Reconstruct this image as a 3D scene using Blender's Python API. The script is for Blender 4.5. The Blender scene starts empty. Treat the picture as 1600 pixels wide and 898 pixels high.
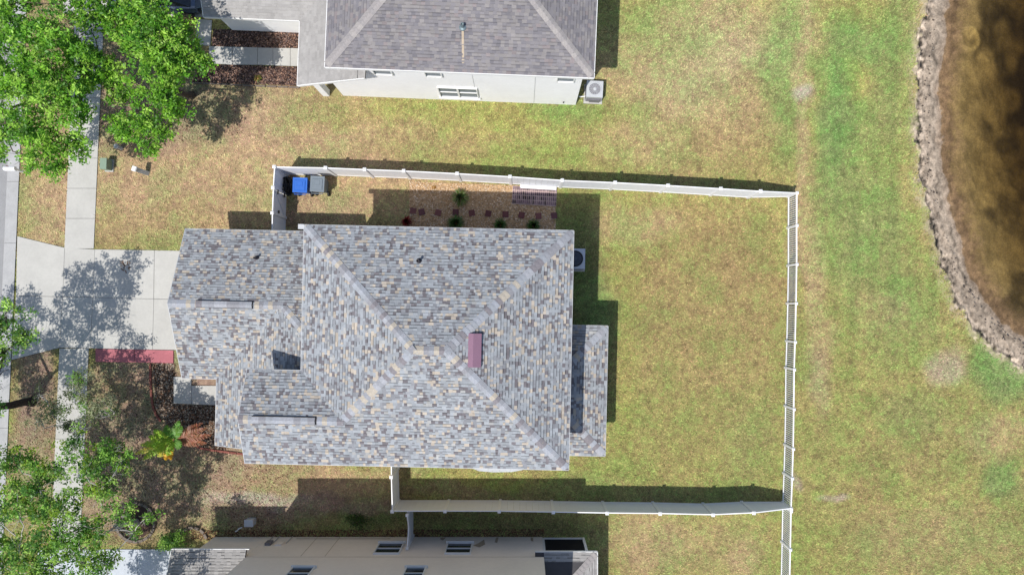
import bpy, math, random
import numpy as np
from mathutils import Vector, Matrix

# ------------------------------------------------------------------ camera, sky, sun, exposure
scene = bpy.context.scene
COL = scene.collection
H = 34.0            # flying height of the camera over the lawn
F = 1066.0          # focal length in pixels of the 1600 wide photograph
NX, NY = 815.0, 480.0
cam_d = bpy.data.cameras.new("camera")
cam = bpy.data.objects.new("camera", cam_d)
COL.objects.link(cam)
cam.location = (0, 0, H)
cam.rotation_euler = (0, 0, 0)
cam_d.sensor_width = 36.0
cam_d.lens = 36.0 * F / 1600.0
cam_d.shift_x = -(NX - 800.0) / 1600.0
cam_d.shift_y = (NY - 449.0) / 1600.0
cam_d.clip_end = 3000
scene.camera = cam

SUN_DIR = Vector((-0.309, -0.437, 1.0)).normalized()      # towards the sun
elev = math.asin(SUN_DIR.z)
world = bpy.data.worlds.new("World")
scene.world = world
world.use_nodes = True
wn = world.node_tree
bg = wn.nodes["Background"]
sky = wn.nodes.new("ShaderNodeTexSky")
sky.sky_type = 'NISHITA'
sky.sun_disc = False
sky.sun_elevation = elev
sky.sun_rotation = math.atan2(SUN_DIR.x, SUN_DIR.y)
sky.air_density = 1.0
sky.dust_density = 1.2
wn.links.new(sky.outputs[0], bg.inputs[0])
bg.inputs[1].default_value = 0.115
sun_d = bpy.data.lights.new("sun", 'SUN')
sun_d.energy = 3.8
sun_d.angle = math.radians(0.53)
sun_d.color = (1.0, 0.96, 0.90)
sun = bpy.data.objects.new("sun", sun_d)
COL.objects.link(sun)
sun.location = (-20, -30, 60)
sun.rotation_euler = (-SUN_DIR).to_track_quat('-Z', 'Y').to_euler()
vs = scene.view_settings
vs.view_transform = 'Standard'
vs.look = 'None'
vs.exposure = 0.32
vs.gamma = 1.0
scene.cycles.max_bounces = 8
scene.cycles.transparent_max_bounces = 12

R = random.Random(7)
rng = np.random.default_rng(11)


# ------------------------------------------------------------------ helpers
def W(px, py, z=0.0):
    s = (H - z) / F
    return ((px - NX) * s, (NY - py) * s, z)


def G(px, py):
    x, y, _ = W(px, py, 0)
    return (x, y)


def lin(r, g, b, k=0.67):
    def f(c):
        c /= 255.0
        return c / 12.92 if c <= 0.04045 else ((c + 0.055) / 1.055) ** 2.4
    return (f(r) * k, f(g) * k, f(b) * k)


def tag(o, label=None, cat=None, group=None, kind=None):
    if label:
        o["label"] = label
    if cat:
        o["category"] = cat
    if group:
        o["group"] = group
    if kind:
        o["kind"] = kind
    return o


def empty(name, loc, rz=0.0, label=None, cat=None, group=None):
    o = bpy.data.objects.new(name, None)
    o.empty_display_size = 0.2
    COL.objects.link(o)
    o.location = loc
    o.rotation_euler = (0, 0, rz)
    return tag(o, label, cat, group)


def link(name, me, parent=None, loc=None, rot=None):
    o = bpy.data.objects.new(name, me)
    COL.objects.link(o)
    if parent is not None:
        o.parent = parent
    if loc is not None:
        o.location = loc
    if rot is not None:
        o.rotation_euler = rot
    return o


class MB:
    """collects faces for ONE mesh object"""

    def __init__(self):
        self.v, self.f, self.c = [], [], []

    def add(self, vs_, fs_, col=None):
        n = len(self.v)
        self.v.extend(vs_)
        self.f.extend([tuple(i + n for i in f) for f in fs_])
        self.c.extend([col or (1, 1, 1)] * len(vs_))
        return self

    def box(self, c, s, rz=0.0, col=None, taper=1.0, rot=None):
        hx, hy, hz = s[0] / 2, s[1] / 2, s[2] / 2
        pts = []
        for z in (-1, 1):
            k = taper if z > 0 else 1.0
            for x, y in ((-1, -1), (1, -1), (1, 1), (-1, 1)):
                pts.append(Vector((x * hx * k, y * hy * k, z * hz)))
        m = rot if rot is not None else Matrix.Rotation(rz, 3, 'Z')
        pts = [tuple(m @ p + Vector(c)) for p in pts]
        return self.add(pts, [(0, 3, 2, 1), (4, 5, 6, 7), (0, 1, 5, 4), (1, 2, 6, 5), (2, 3, 7, 6), (3, 0, 4, 7)], col)

    def prism(self, poly, z0, z1, col=None):
        n = len(poly)
        a = sum(poly[i][0] * poly[(i + 1) % n][1] - poly[(i + 1) % n][0] * poly[i][1] for i in range(n))
        if a < 0:
            poly = poly[::-1]
        vs_ = [(p[0], p[1], z0) for p in poly] + [(p[0], p[1], z1) for p in poly]
        fs_ = [tuple(range(n - 1, -1, -1)), tuple(range(n, 2 * n))]
        fs_ += [(i, (i + 1) % n, n + (i + 1) % n, n + i) for i in range(n)]
        return self.add(vs_, fs_, col)

    def beam(self, a, b, w, h, col=None, up=(0, 0, 1)):
        a, b = Vector(a), Vector(b)
        d = (b - a)
        L = d.length
        if L < 1e-6:
            return self
        d.normalize()
        s = d.cross(Vector(up))
        if s.length < 1e-4:
            s = Vector((1, 0, 0))
        s.normalize()
        u = s.cross(d)
        m = Matrix((d, s, u)).transposed()
        return self.box(tuple((a + b) / 2), (L, w, h), col=col, rot=m)

    def tube(self, pts, rad, n=8, col=None, cap=True):
        pts = [Vector(p) for p in pts]
        rings = []
        ref = Vector((0.31, 0.17, 0.93)).normalized()
        for i, p in enumerate(pts):
            d = (pts[min(i + 1, len(pts) - 1)] - pts[max(i - 1, 0)])
            if d.length < 1e-6:
                d = Vector((0, 0, 1))
            d.normalize()
            r0 = ref if abs(d.dot(ref)) < 0.95 else Vector((1, 0, 0))
            s = d.cross(r0).normalized()
            t = d.cross(s)
            r = rad[i] if isinstance(rad, (list, tuple)) else rad
            rings.append([tuple(p + s * math.cos(2 * math.pi * k / n) * r + t * math.sin(2 * math.pi * k / n) * r) for k in range(n)])
        vs_ = [q for rg in rings for q in rg]
        fs_ = []
        for i in range(len(pts) - 1):
            for k in range(n):
                a, b = i * n + k, i * n + (k + 1) % n
                fs_.append((a, b, b + n, a + n))
        if cap:
            fs_.append(tuple(range(n - 1, -1, -1)))
            m = (len(pts) - 1) * n
            fs_.append(tuple(range(m, m + n)))
        return self.add(vs_, fs_, col)

    def lathe(self, prof, c=(0, 0, 0), n=24, col=None):
        vs_, fs_ = [], []
        for r, z in prof:
            for k in range(n):
                a = 2 * math.pi * k / n
                vs_.append((c[0] + r * math.cos(a), c[1] + r * math.sin(a), c[2] + z))
        for i in range(len(prof) - 1):
            for k in range(n):
                a, b = i * n + k, i * n + (k + 1) % n
                fs_.append((a, b, b + n, a + n))
        m = (len(prof) - 1) * n
        fs_.append(tuple(range(n - 1, -1, -1)))
        fs_.append(tuple(range(m, m + n)))
        return self.add(vs_, fs_, col)

    def mesh(self, name, mat, origin=(0, 0, 0), smooth=False, cols=False):
        me = bpy.data.meshes.new(name)
        ox, oy, oz = origin
        me.from_pydata([(x - ox, y - oy, z - oz) for x, y, z in self.v], [], self.f)
        me.update()
        me.materials.append(mat)
        if smooth:
            me.polygons.foreach_set("use_smooth", [True] * len(me.polygons))
        if cols:
            at = me.color_attributes.new("Col", 'FLOAT_COLOR', 'POINT')
            arr = np.ones((len(self.c), 4), np.float32)
            arr[:, :3] = np.array(self.c, np.float32)
            at.data.foreach_set("color", arr.ravel())
        return me

    def build(self, name, mat, parent=None, origin=(0, 0, 0), smooth=False, cols=False, place=False):
        me = self.mesh(name, mat, origin, smooth, cols)
        return link(name, me, parent, origin if place else None)


def np_mesh(name, V, Fc, mat, cols=None, smooth=False):
    """V (n,3), Fc (m,k) constant k"""
    me = bpy.data.meshes.new(name)
    n, (m, k) = len(V), Fc.shape
    me.vertices.add(n)
    me.vertices.foreach_set("co", np.ascontiguousarray(V, np.float32).ravel())
    me.loops.add(m * k)
    me.loops.foreach_set("vertex_index", np.ascontiguousarray(Fc, np.int32).ravel())
    me.polygons.add(m)
    me.polygons.foreach_set("loop_start", np.arange(0, m * k, k, dtype=np.int32))
    if smooth:
        me.polygons.foreach_set("use_smooth", np.ones(m, bool))
    me.update(calc_edges=True)
    me.validate()
    if cols is not None:
        at = me.color_attributes.new("Col", 'FLOAT_COLOR', 'POINT')
        arr = np.ones((n, 4), np.float32)
        arr[:, :3] = cols
        at.data.foreach_set("color", arr.ravel())
    me.materials.append(mat)
    return me


# value noise in numpy
_T = rng.random((256, 256))


def vnoise(x, y, seed=0):
    x = x + seed * 17.31
    y = y + seed * 9.77
    xi, yi = np.floor(x).astype(int), np.floor(y).astype(int)
    fx, fy = x - xi, y - yi
    fx, fy = fx * fx * (3 - 2 * fx), fy * fy * (3 - 2 * fy)
    a = _T[xi & 255, yi & 255]
    b = _T[(xi + 1) & 255, yi & 255]
    c = _T[xi & 255, (yi + 1) & 255]
    d = _T[(xi + 1) & 255, (yi + 1) & 255]
    return (a * (1 - fx) + b * fx) * (1 - fy) + (c * (1 - fx) + d * fx) * fy


def fbm(x, y, s, oct_=4, seed=0):
    t, amp, tot = 0.0, 1.0, 0.0
    for o in range(oct_):
        t = t + amp * vnoise(x * s, y * s, seed + o * 3)
        tot += amp
        amp *= 0.55
        s *= 2.07
    return t / tot


def in_poly(x, y, poly):
    c = np.zeros(x.shape, bool)
    n = len(poly)
    for i in range(n):
        x1, y1 = poly[i]
        x2, y2 = poly[(i + 1) % n]
        if y1 == y2:
            continue
        k = ((y1 > y) != (y2 > y)) & (x < (x2 - x1) * (y - y1) / (y2 - y1) + x1)
        c ^= k
    return c


def dist_poly(x, y, poly, closed=True):
    d = np.full(x.shape, 1e9)
    n = len(poly)
    for i in range(n if closed else n - 1):
        x1, y1 = poly[i]
        x2, y2 = poly[(i + 1) % n]
        dx, dy = x2 - x1, y2 - y1
        L = dx * dx + dy * dy + 1e-12
        t = np.clip(((x - x1) * dx + (y - y1) * dy) / L, 0, 1)
        d = np.minimum(d, np.hypot(x - x1 - t * dx, y - y1 - t * dy))
    return d


# ------------------------------------------------------------------ materials
def new_mat(name):
    m = bpy.data.materials.new(name)
    m.use_nodes = True
    nt = m.node_tree
    return m, nt, nt.nodes["Principled BSDF"]


def surf(name, col, rough=0.7, var=0.12, scale=3.0, bump=0.0, bscale=40.0, attr=False, spec=0.3, metal=0.0, var2=0.0, scale2=25.0, bdist=0.02, rand=0.0):
    m, nt, b = new_mat(name)
    N, L = nt.nodes, nt.links
    tc = N.new("ShaderNodeTexCoord")
    b.inputs["Roughness"].default_value = rough
    b.inputs["Metallic"].default_value = metal
    b.inputs["Specular IOR Level"].default_value = spec
    if attr:
        a = N.new("ShaderNodeAttribute")
        a.attribute_name = "Col"
        base = a.outputs["Color"]
    else:
        rgb = N.new("ShaderNodeRGB")
        rgb.outputs[0].default_value = (*col, 1)
        base = rgb.outputs[0]

    def vary(base, amount, sc, det):
        nz = N.new("ShaderNodeTexNoise")
        nz.inputs["Scale"].default_value = sc
        nz.inputs["Detail"].default_value = det
        nz.inputs["Roughness"].default_value = 0.65
        L.new(tc.outputs["Object"], nz.inputs["Vector"])
        mr = N.new("ShaderNodeMapRange")
        mr.inputs["From Min"].default_value = 0.28
        mr.inputs["From Max"].default_value = 0.72
        mr.inputs["To Min"].default_value = 1 - amount
        mr.inputs["To Max"].default_value = 1 + amount
        L.new(nz.outputs["Fac"], mr.inputs["Value"])
        mx = N.new("ShaderNodeVectorMath")
        mx.operation = 'SCALE'
        L.new(base, mx.inputs[0])
        L.new(mr.outputs[0], mx.inputs["Scale"])
        return mx.outputs[0]
    if var:
        base = vary(base, var, scale, 5)
    if var2:
        base = vary(base, var2, scale2, 3)
    if rand:
        oi = N.new("ShaderNodeObjectInfo")
        mr = N.new("ShaderNodeMapRange")
        mr.inputs["To Min"].default_value = 1 - rand
        mr.inputs["To Max"].default_value = 1 + rand
        L.new(oi.outputs["Random"], mr.inputs["Value"])
        mx = N.new("ShaderNodeVectorMath")
        mx.operation = 'SCALE'
        L.new(base, mx.inputs[0])
        L.new(mr.outputs[0], mx.inputs["Scale"])
        base = mx.outputs[0]
    L.new(base, b.inputs["Base Color"])
    if bump:
        nz = N.new("ShaderNodeTexNoise")
        nz.inputs["Scale"].default_value = bscale
        nz.inputs["Detail"].default_value = 4
        L.new(tc.outputs["Object"], nz.inputs["Vector"])
        bp = N.new("ShaderNodeBump")
        bp.inputs["Strength"].default_value = bump
        bp.inputs["Distance"].default_value = bdist
        L.new(nz.outputs["Fac"], bp.inputs["Height"])
        L.new(bp.outputs[0], b.inputs["Normal"])
    return m


def leafmat(name, trans=0.35, rough=0.5):
    m, nt, b = new_mat(name)
    N, L = nt.nodes, nt.links
    a = N.new("ShaderNodeAttribute")
    a.attribute_name = "Col"
    b.inputs["Roughness"].default_value = rough
    b.inputs["Specular IOR Level"].default_value = 0.35
    L.new(a.outputs["Color"], b.inputs["Base Color"])
    tr = N.new("ShaderNodeBsdfTranslucent")
    L.new(a.outputs["Color"], tr.inputs["Color"])
    mx = N.new("ShaderNodeMixShader")
    mx.inputs[0].default_value = trans
    L.new(b.outputs[0], mx.inputs[1])
    L.new(tr.outputs[0], mx.inputs[2])
    L.new(mx.outputs[0], N["Material Output"].inputs["Surface"])
    return m


def palette_mat(name, cols, rough=0.9):
    """colour picked per object from a short list (shingle caps, bricks)"""
    m, nt, b = new_mat(name)
    N, L = nt.nodes, nt.links
    oi = N.new("ShaderNodeObjectInfo")
    cr = N.new("ShaderNodeValToRGB")
    cr.color_ramp.interpolation = 'CONSTANT'
    els = cr.color_ramp.elements
    els[0].position = 0
    els[0].color = (*cols[0], 1)
    els[1].position = 1 / len(cols)
    els[1].color = (*cols[1], 1)
    for i in range(2, len(cols)):
        e = els.new(i / len(cols))
        e.color = (*cols[i], 1)
    L.new(oi.outputs["Random"], cr.inputs[0])
    tc = N.new("ShaderNodeTexCoord")
    nz = N.new("ShaderNodeTexNoise")
    nz.inputs["Scale"].default_value = 14
    nz.inputs["Detail"].default_value = 4
    L.new(tc.outputs["Object"], nz.inputs["Vector"])
    mr = N.new("ShaderNodeMapRange")
    mr.inputs["To Min"].default_value = 0.7
    mr.inputs["To Max"].default_value = 1.3
    L.new(nz.outputs["Fac"], mr.inputs["Value"])
    mx = N.new("ShaderNodeVectorMath")
    mx.operation = 'SCALE'
    L.new(cr.outputs[0], mx.inputs[0])
    L.new(mr.outputs[0], mx.inputs["Scale"])
    L.new(mx.outputs[0], b.inputs["Base Color"])
    b.inputs["Roughness"].default_value = rough
    return m


M = {}
M['ground'] = surf('ground', (1, 1, 1), 0.95, 0.22, 2.2, 0.5, 18, attr=True, spec=0.1, var2=0.3, scale2=13, bdist=0.03)
M['grass'] = leafmat('grass', 0.2, 0.7)
M['leaf'] = leafmat('leaf', 0.4, 0.45)
M['litter'] = surf('litter', (1, 1, 1), 0.9, 0.1, 9, attr=True, spec=0.15)
M['concrete'] = surf('concrete', lin(211, 209, 203), 0.9, 0.07, 0.8, 0.15, 60, spec=0.2, var2=0.05, scale2=9, rand=0.035)
M['concrete_white'] = surf('concrete_white', lin(214, 220, 228), 0.9, 0.09, 1.0, 0.15, 60, spec=0.2, var2=0.05, scale2=9)
M['kerb'] = surf('kerb', lin(196, 196, 196), 0.9, 0.12, 1.6, 0.2, 50, spec=0.2, var2=0.06, scale2=14)
M['asphalt'] = surf('asphalt', lin(170, 170, 171), 0.92, 0.10, 1.2, 0.4, 55, spec=0.2, var2=0.12, scale2=30)
M['vinyl'] = surf('vinyl', lin(244, 244, 246, 0.9), 0.45, 0.02, 2, spec=0.4)
M['vinyl_panel'] = surf('vinyl_panel', lin(240, 242, 248, 0.88), 0.5, 0.03, 1.5, spec=0.35)
M['trim'] = surf('trim', lin(238, 238, 236, 0.9), 0.5, 0.03, 3, spec=0.4)
M['fascia'] = surf('fascia', lin(196, 198, 200, 0.8), 0.5, 0.05, 3, spec=0.4)
M['stucco_white'] = surf('stucco_white', lin(246, 246, 246, 0.94), 0.9, 0.035, 0.9, 0.25, 70, spec=0.2, var2=0.02, scale2=7)
M['stucco_beige'] = surf('stucco_beige', lin(246, 236, 224, 0.92), 0.9, 0.05, 0.5, 0.25, 70, spec=0.2, var2=0.03, scale2=5)
M['stucco_tan'] = surf('stucco_tan', lin(215, 200, 178), 0.9, 0.04, 1.0, 0.2, 70, spec=0.2)
M['shingle'] = surf('shingle', (1, 1, 1), 0.93, 0.10, 1.0, 0.5, 160, attr=True, spec=0.15, var2=0.16, scale2=60, bdist=0.004)
M['deck'] = surf('deck', lin(90, 88, 90), 0.9, 0.1, 3)
M['cap_main'] = palette_mat('cap_main', [lin(178, 182, 190), lin(158, 158, 163), lin(200, 190, 174), lin(182, 184, 190), lin(146, 141, 145), lin(172, 176, 182), lin(166, 168, 174)])
M['cap_grey'] = palette_mat('cap_grey', [lin(172, 166, 164), lin(180, 174, 170), lin(166, 161, 160)])
M['black'] = surf('black', (0.012, 0.012, 0.014), 0.6, 0.2, 8)
M['rubber'] = surf('rubber', (0.02, 0.02, 0.021), 0.7, 0.15, 10)
M['glass'] = surf('glass', (0.02, 0.026, 0.034), 0.08, 0.0, 1, spec=0.6)
M['screen'] = surf('screen', (0.012, 0.012, 0.014), 0.8, 0.3, 4, spec=0.2)
M['blind'] = surf('blind', lin(126, 138, 148), 0.4, 0.04, 2)
M['vent_mauve'] = surf('vent_mauve', lin(156, 120, 140), 0.55, 0.05, 3, spec=0.4)
M['pipe'] = surf('pipe', lin(70, 66, 72), 0.6, 0.1, 6)
M['galv'] = surf('galv', lin(150, 168, 172), 0.4, 0.08, 8, metal=0.5)
M['ac_white'] = surf('ac_white', lin(214, 217, 220), 0.5, 0.04, 4, spec=0.4)
M['ac_blue'] = surf('ac_blue', lin(222, 228, 236), 0.5, 0.04, 4, spec=0.4)
M['ac_grey'] = surf('ac_grey', lin(140, 138, 146), 0.5, 0.06, 6, spec=0.4)
M['ac_fan'] = surf('ac_fan', lin(84, 92, 106), 0.5, 0.05, 5, spec=0.4)
M['bin_blue'] = surf('bin_blue', lin(40, 112, 214), 0.45, 0.05, 4, spec=0.45)
M['bin_grey'] = surf('bin_grey', lin(128, 140, 150), 0.45, 0.05, 4, spec=0.45)
M['box_green'] = surf('box_green', lin(150, 172, 152), 0.5, 0.06, 5, spec=0.4)
M['box_grey'] = surf('box_grey', lin(210, 212, 214), 0.5, 0.05, 5, spec=0.4)
M['brick_red'] = palette_mat('brick_red', [lin(122, 74, 74), lin(110, 66, 68), lin(134, 86, 84), lin(116, 76, 80)])
M['paver_pink'] = palette_mat('paver_pink', [lin(150, 126, 136), lin(130, 108, 120), lin(116, 96, 106), lin(168, 144, 148), lin(72, 60, 66)])
M['sand'] = surf('sand', lin(240, 214, 206, .8), 0.95, 0.15, 4, 0.3, 60)
M['red_paint'] = surf('red_paint', lin(200, 122, 130), 0.85, 0.12, 1.8, 0.2, 50, var2=0.10, scale2=12)
M['edging'] = surf('edging', lin(150, 92, 82), 0.9, 0.15, 5, 0.2, 40, rand=0.12)
M['stone'] = surf('stone', lin(136, 124, 114), 0.9, 0.15, 5, 0.3, 40, rand=0.15)
M['bark_pale'] = surf('bark_pale', lin(214, 208, 200), 0.9, 0.25, 6, 0.6, 30)
M['bark'] = surf('bark', lin(104, 92, 82), 0.9, 0.3, 6, 0.7, 30)
M['bark_dark'] = surf('bark_dark', lin(66, 58, 54), 0.9, 0.3, 6, 0.7, 30)
M['car_paint'] = surf('car_paint', lin(96, 112, 134), 0.25, 0.0, 1, spec=0.6, metal=0.5)
M['chrome'] = surf('chrome', lin(190, 194, 200), 0.2, 0.0, 1, metal=0.9)
M['lamp_red'] = surf('lamp_red', (0.25, 0.01, 0.01), 0.2, 0.0, 1, spec=0.6)
M['stain'] = surf('stain', lin(206, 188, 164), 0.95, 0.15, 8)
M['wood'] = surf('wood', lin(206, 160, 110), 0.9, 0.2, 5)


def water_mat():
    m, nt, b = new_mat('water')
    N, L = nt.nodes, nt.links
    N.remove(b)
    tr = N.new("ShaderNodeBsdfTransparent")
    tr.inputs[0].default_value = (0.93, 0.90, 0.82, 1)
    gl = N.new("ShaderNodeBsdfGlossy")
    gl.inputs["Roughness"].default_value = 0.06
    lw = N.new("ShaderNodeFresnel")
    lw.inputs["IOR"].default_value = 1.33
    tc = N.new("ShaderNodeTexCoord")
    nz = N.new("ShaderNodeTexNoise")
    nz.inputs["Scale"].default_value = 3.0
    nz.inputs["Detail"].default_value = 4
    L.new(tc.outputs["Object"], nz.inputs["Vector"])
    bp = N.new("ShaderNodeBump")
    bp.inputs["Strength"].default_value = 0.12
    bp.inputs["Distance"].default_value = 0.03
    L.new(nz.outputs["Fac"], bp.inputs["Height"])
    L.new(bp.outputs[0], gl.inputs["Normal"])
    L.new(bp.outputs[0], lw.inputs["Normal"])
    mx = N.new("ShaderNodeMixShader")
    L.new(lw.outputs[0], mx.inputs[0])
    L.new(tr.outputs[0], mx.inputs[1])
    L.new(gl.outputs[0], mx.inputs[2])
    L.new(mx.outputs[0], N["Material Output"].inputs["Surface"])
    ab = N.new("ShaderNodeVolumeAbsorption")
    ab.inputs["Color"].default_value = (0.50, 0.42, 0.20, 1)
    ab.inputs["Density"].default_value = 0.85
    L.new(ab.outputs[0], N["Material Output"].inputs["Volume"])
    return m


M['water'] = water_mat()

# ------------------------------------------------------------------ ground sheet
bank_px = [(1452, -60), (1447, 0), (1440, 60), (1434, 100), (1433, 160), (1436, 220), (1438, 270), (1447, 310), (1460, 360),
           (1470, 405), (1483, 440), (1498, 475), (1520, 507), (1545, 535), (1570, 555), (1602, 578)]
POND = [G(*p) for p in bank_px] + [G(1700, 625), G(1900, 640), G(2200, 540), G(2350, 200), G(2250, -300), G(1950, -560), G(1650, -480), G(1500, -250)]
WATER_Z = -0.42

TAN, OLIVE, YG = np.array((.385, .298, .165)), np.array((.280, .250, .100)), np.array((.275, .282, .088))
GRN, BRN, DIRT = np.array((.165, .250, .080)), np.array((.285, .222, .098)), np.array((.300, .226, .158))
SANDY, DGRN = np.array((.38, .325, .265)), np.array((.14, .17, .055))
SPLATS = [  # px centre, radii, colour, strength
    (1400, 300, 420, 700, (YG + OLIVE) / 2, .6),
    (1090, 90, 150, 110, np.array((.375, .335, .205)), .55), (1240, 60, 60, 120, np.array((.33, .33, .16)), .4),
    (330, 240, 380, 150, TAN, 1.0), (70, 320, 70, 120, TAN, .95), (560, 235, 260, 70, TAN, .75), (560, 320, 150, 50, TAN, .85),
    (240, 350, 130, 30, (TAN + BRN) / 2, .5),
    (720, 180, 260, 34, YG, .75), (880, 170, 60, 30, GRN, .5), (700, 230, 160, 30, OLIVE, .55), (520, 165, 60, 30, (OLIVE + TAN) / 2, .7),
    (840, 240, 200, 30, YG, .6), (1010, 40, 90, 60, (YG + GRN) / 2, .5), (1130, 20, 70, 40, TAN, .45), (1000, 110, 90, 60, TAN, .4),
    (1165, 165, 90, 75, BRN, .55), (1080, 190, 120, 90, TAN, .4), (1120, 230, 90, 50, BRN, .35), (980, 230, 80, 40, TAN, .4),
    (1215, 80, 38, 120, GRN, .5), (1232, 200, 26, 70, GRN, .4), (1257, 180, 13, 330, TAN, .6), (1253, 158, 10, 12, SANDY, .8),
    (1312, 180, 34, 150, GRN, .85), (1350, 60, 50, 45, GRN, .75), (1330, 330, 60, 160, GRN, .5), (1410, 60, 40, 100, GRN, .5), (1390, 190, 60, 70, GRN, .45),
    (1380, 430, 60, 140, GRN, .45), (1430, 500, 60, 60, GRN, .35), (1350, 130, 35, 40, YG, .5), (1375, 500, 60, 25, TAN, .35),
    (1272, 470, 25, 200, TAN, .6), (1268, 590, 20, 60, (BRN + SANDY) / 2, .6),
    (1060, 420, 150, 130, BRN, .62), (1170, 380, 60, 100, BRN, .6), (1190, 520, 40, 120, BRN, .55), (1080, 560, 130, 120, (BRN + OLIVE) / 2, .55),
    (1040, 690, 120, 100, (OLIVE + YG) / 2, .55), (975, 400, 35, 120, YG, .6), (975, 620, 30, 120, YG, .55), (1170, 700, 60, 80, (OLIVE + GRN) / 2, .4),
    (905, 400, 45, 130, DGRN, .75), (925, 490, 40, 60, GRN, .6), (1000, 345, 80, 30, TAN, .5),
    (1330, 700, 120, 220, (YG + OLIVE) / 2, .6), (1350, 770, 40, 90, BRN, .4), (1460, 840, 160, 60, (OLIVE + TAN) / 2, .5), (1450, 690, 90, 70, OLIVE, .5),
    (1570, 590, 50, 34, GRN, .9), (1535, 575, 30, 24, GRN, .6), (1575, 740, 38, 42, GRN, .8), (1420, 640, 60, 40, GRN, .35), (1480, 580, 30, 30, SANDY, .5),
    (1550, 670, 60, 40, TAN, .5), (1292, 775, 14, 10, SANDY, .6), (1250, 745, 12, 12, SANDY, .5), (1260, 860, 40, 60, YG, .5),
    (280, 760, 300, 90, DIRT, .92), (300, 620, 130, 90, DIRT, .8), (530, 742, 100, 30, TAN * .95, 1.0), (430, 745, 90, 40, TAN * .9, .8),
    (410, 778, 90, 16, SANDY, .9), (520, 795, 110, 26, DIRT, .8), (560, 820, 60, 12, DGRN, .7), (48, 620, 34, 120, DIRT, .85), (50, 700, 34, 40, TAN, .7), (185, 610, 45, 36, TAN * .9, .8), (195, 660, 60, 26, SANDY * .85, .7),
    (190, 650, 70, 70, DIRT, .9), (190, 590, 55, 26, DIRT, .7), (185, 612, 30, 22, TAN * .9, .7), (48, 620, 45, 110, DIRT * .9, 1.0), (120, 720, 60, 80, DIRT, .5), (330, 640, 60, 90, DIRT, .9),
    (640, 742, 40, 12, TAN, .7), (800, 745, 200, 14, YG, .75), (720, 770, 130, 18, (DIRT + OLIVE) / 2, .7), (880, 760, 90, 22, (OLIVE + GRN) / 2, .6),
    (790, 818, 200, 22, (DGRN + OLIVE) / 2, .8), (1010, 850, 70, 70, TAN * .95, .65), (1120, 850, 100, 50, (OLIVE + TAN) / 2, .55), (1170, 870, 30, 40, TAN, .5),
    (500, 335, 70, 40, (TAN + DIRT) / 2, .6), (250, 170, 180, 60, DIRT, .6), (130, 100, 160, 130, DIRT, .5),
    (235, 120, 90, 100, DIRT, .7),
]


def field(x, y):
    px, py = NX + x * F / H, NY - y * F / H
    wx = px + (fbm(x, y, .35, 3, 5) - .5) * 70
    wy = py + (fbm(x, y, .35, 3, 9) - .5) * 70
    c = np.empty(x.shape + (3,))
    c[...] = (OLIVE * .6 + YG * .4)
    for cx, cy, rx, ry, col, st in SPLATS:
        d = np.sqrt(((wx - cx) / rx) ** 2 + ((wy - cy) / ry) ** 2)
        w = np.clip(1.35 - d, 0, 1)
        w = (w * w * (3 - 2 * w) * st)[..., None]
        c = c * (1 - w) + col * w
    mow = np.clip((px - 1270) / 40, 0, 1) * np.clip((640 - py) / 120, 0, 1) * (.55 * np.sin(px * .21 + 2 * vnoise(x * .2, y * .2, 3)) + .45 * np.sin(px * .093 + 1))
    c = c * (1 + .10 * mow[..., None] * np.array((1.2, .7, 1.0)))
    n = fbm(x, y, .9, 4, 21)[..., None]            # mottling: dry against living grass
    n2 = fbm(x, y, 3.2, 3, 31)[..., None]
    n3 = fbm(x, y, 8.5, 2, 35)[..., None]
    green = np.clip((n - .5) * 2.6 + (n2 - .5) * 1.6 + (n3 - .5) * 1.4, -.7, .7)
    c = c * (1 + .55 * (n2 - .5) + .75 * (n3 - .5)) * (1 - np.maximum(green, 0) * np.array((.28, .04, .22))) * (1 + np.maximum(-green, 0) * np.array((.14, .0, .16)))
    return np.clip(c * np.array((1.19, 1.165, 1.16)), .01, .8)


def terrain(x, y):
    """height and inside distance to the pond bank"""
    j = (fbm(x, y, 1.6, 3, 41) - .5) * .5
    ins = in_poly(x, y, POND)
    d = np.where(ins, 1, -1) * dist_poly(x, y, POND) + j
    z = np.interp(d, [-2.5, 0, .10, .5, 1.4, 2.6, 5, 8], [0, -.03, -.16, -.26, -.42, -.60, -1.35, -2.6])
    z = z + np.where(d < -.3, 0, (fbm(x, y, 4, 3, 51) - .5) * np.interp(d, [-.3, 0, .5, .9, 1.4, 3], [0, .16, .2, .07, .03, .06]))
    # the round nest of a fish in the shallows
    fx, fy, _ = W(1513, 62, -.8)
    r = np.hypot(x - fx, y - fy)
    z = z + np.where(ins, -.10 * np.exp(-(r / .30) ** 2) + .09 * np.exp(-((r - .55) / .14) ** 2), 0)
    return z, d


def axis(lo, hi, step, far):
    a = list(np.arange(lo, hi + 1e-6, step))
    out, s, p = [], step, hi
    while p < far:
        s *= 1.5
        p += s
        out.append(p)
    neg, s, p = [], step, lo
    while p > -far:
        s *= 1.5
        p -= s
        neg.append(p)
    return np.array(neg[::-1] + a + out)


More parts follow.
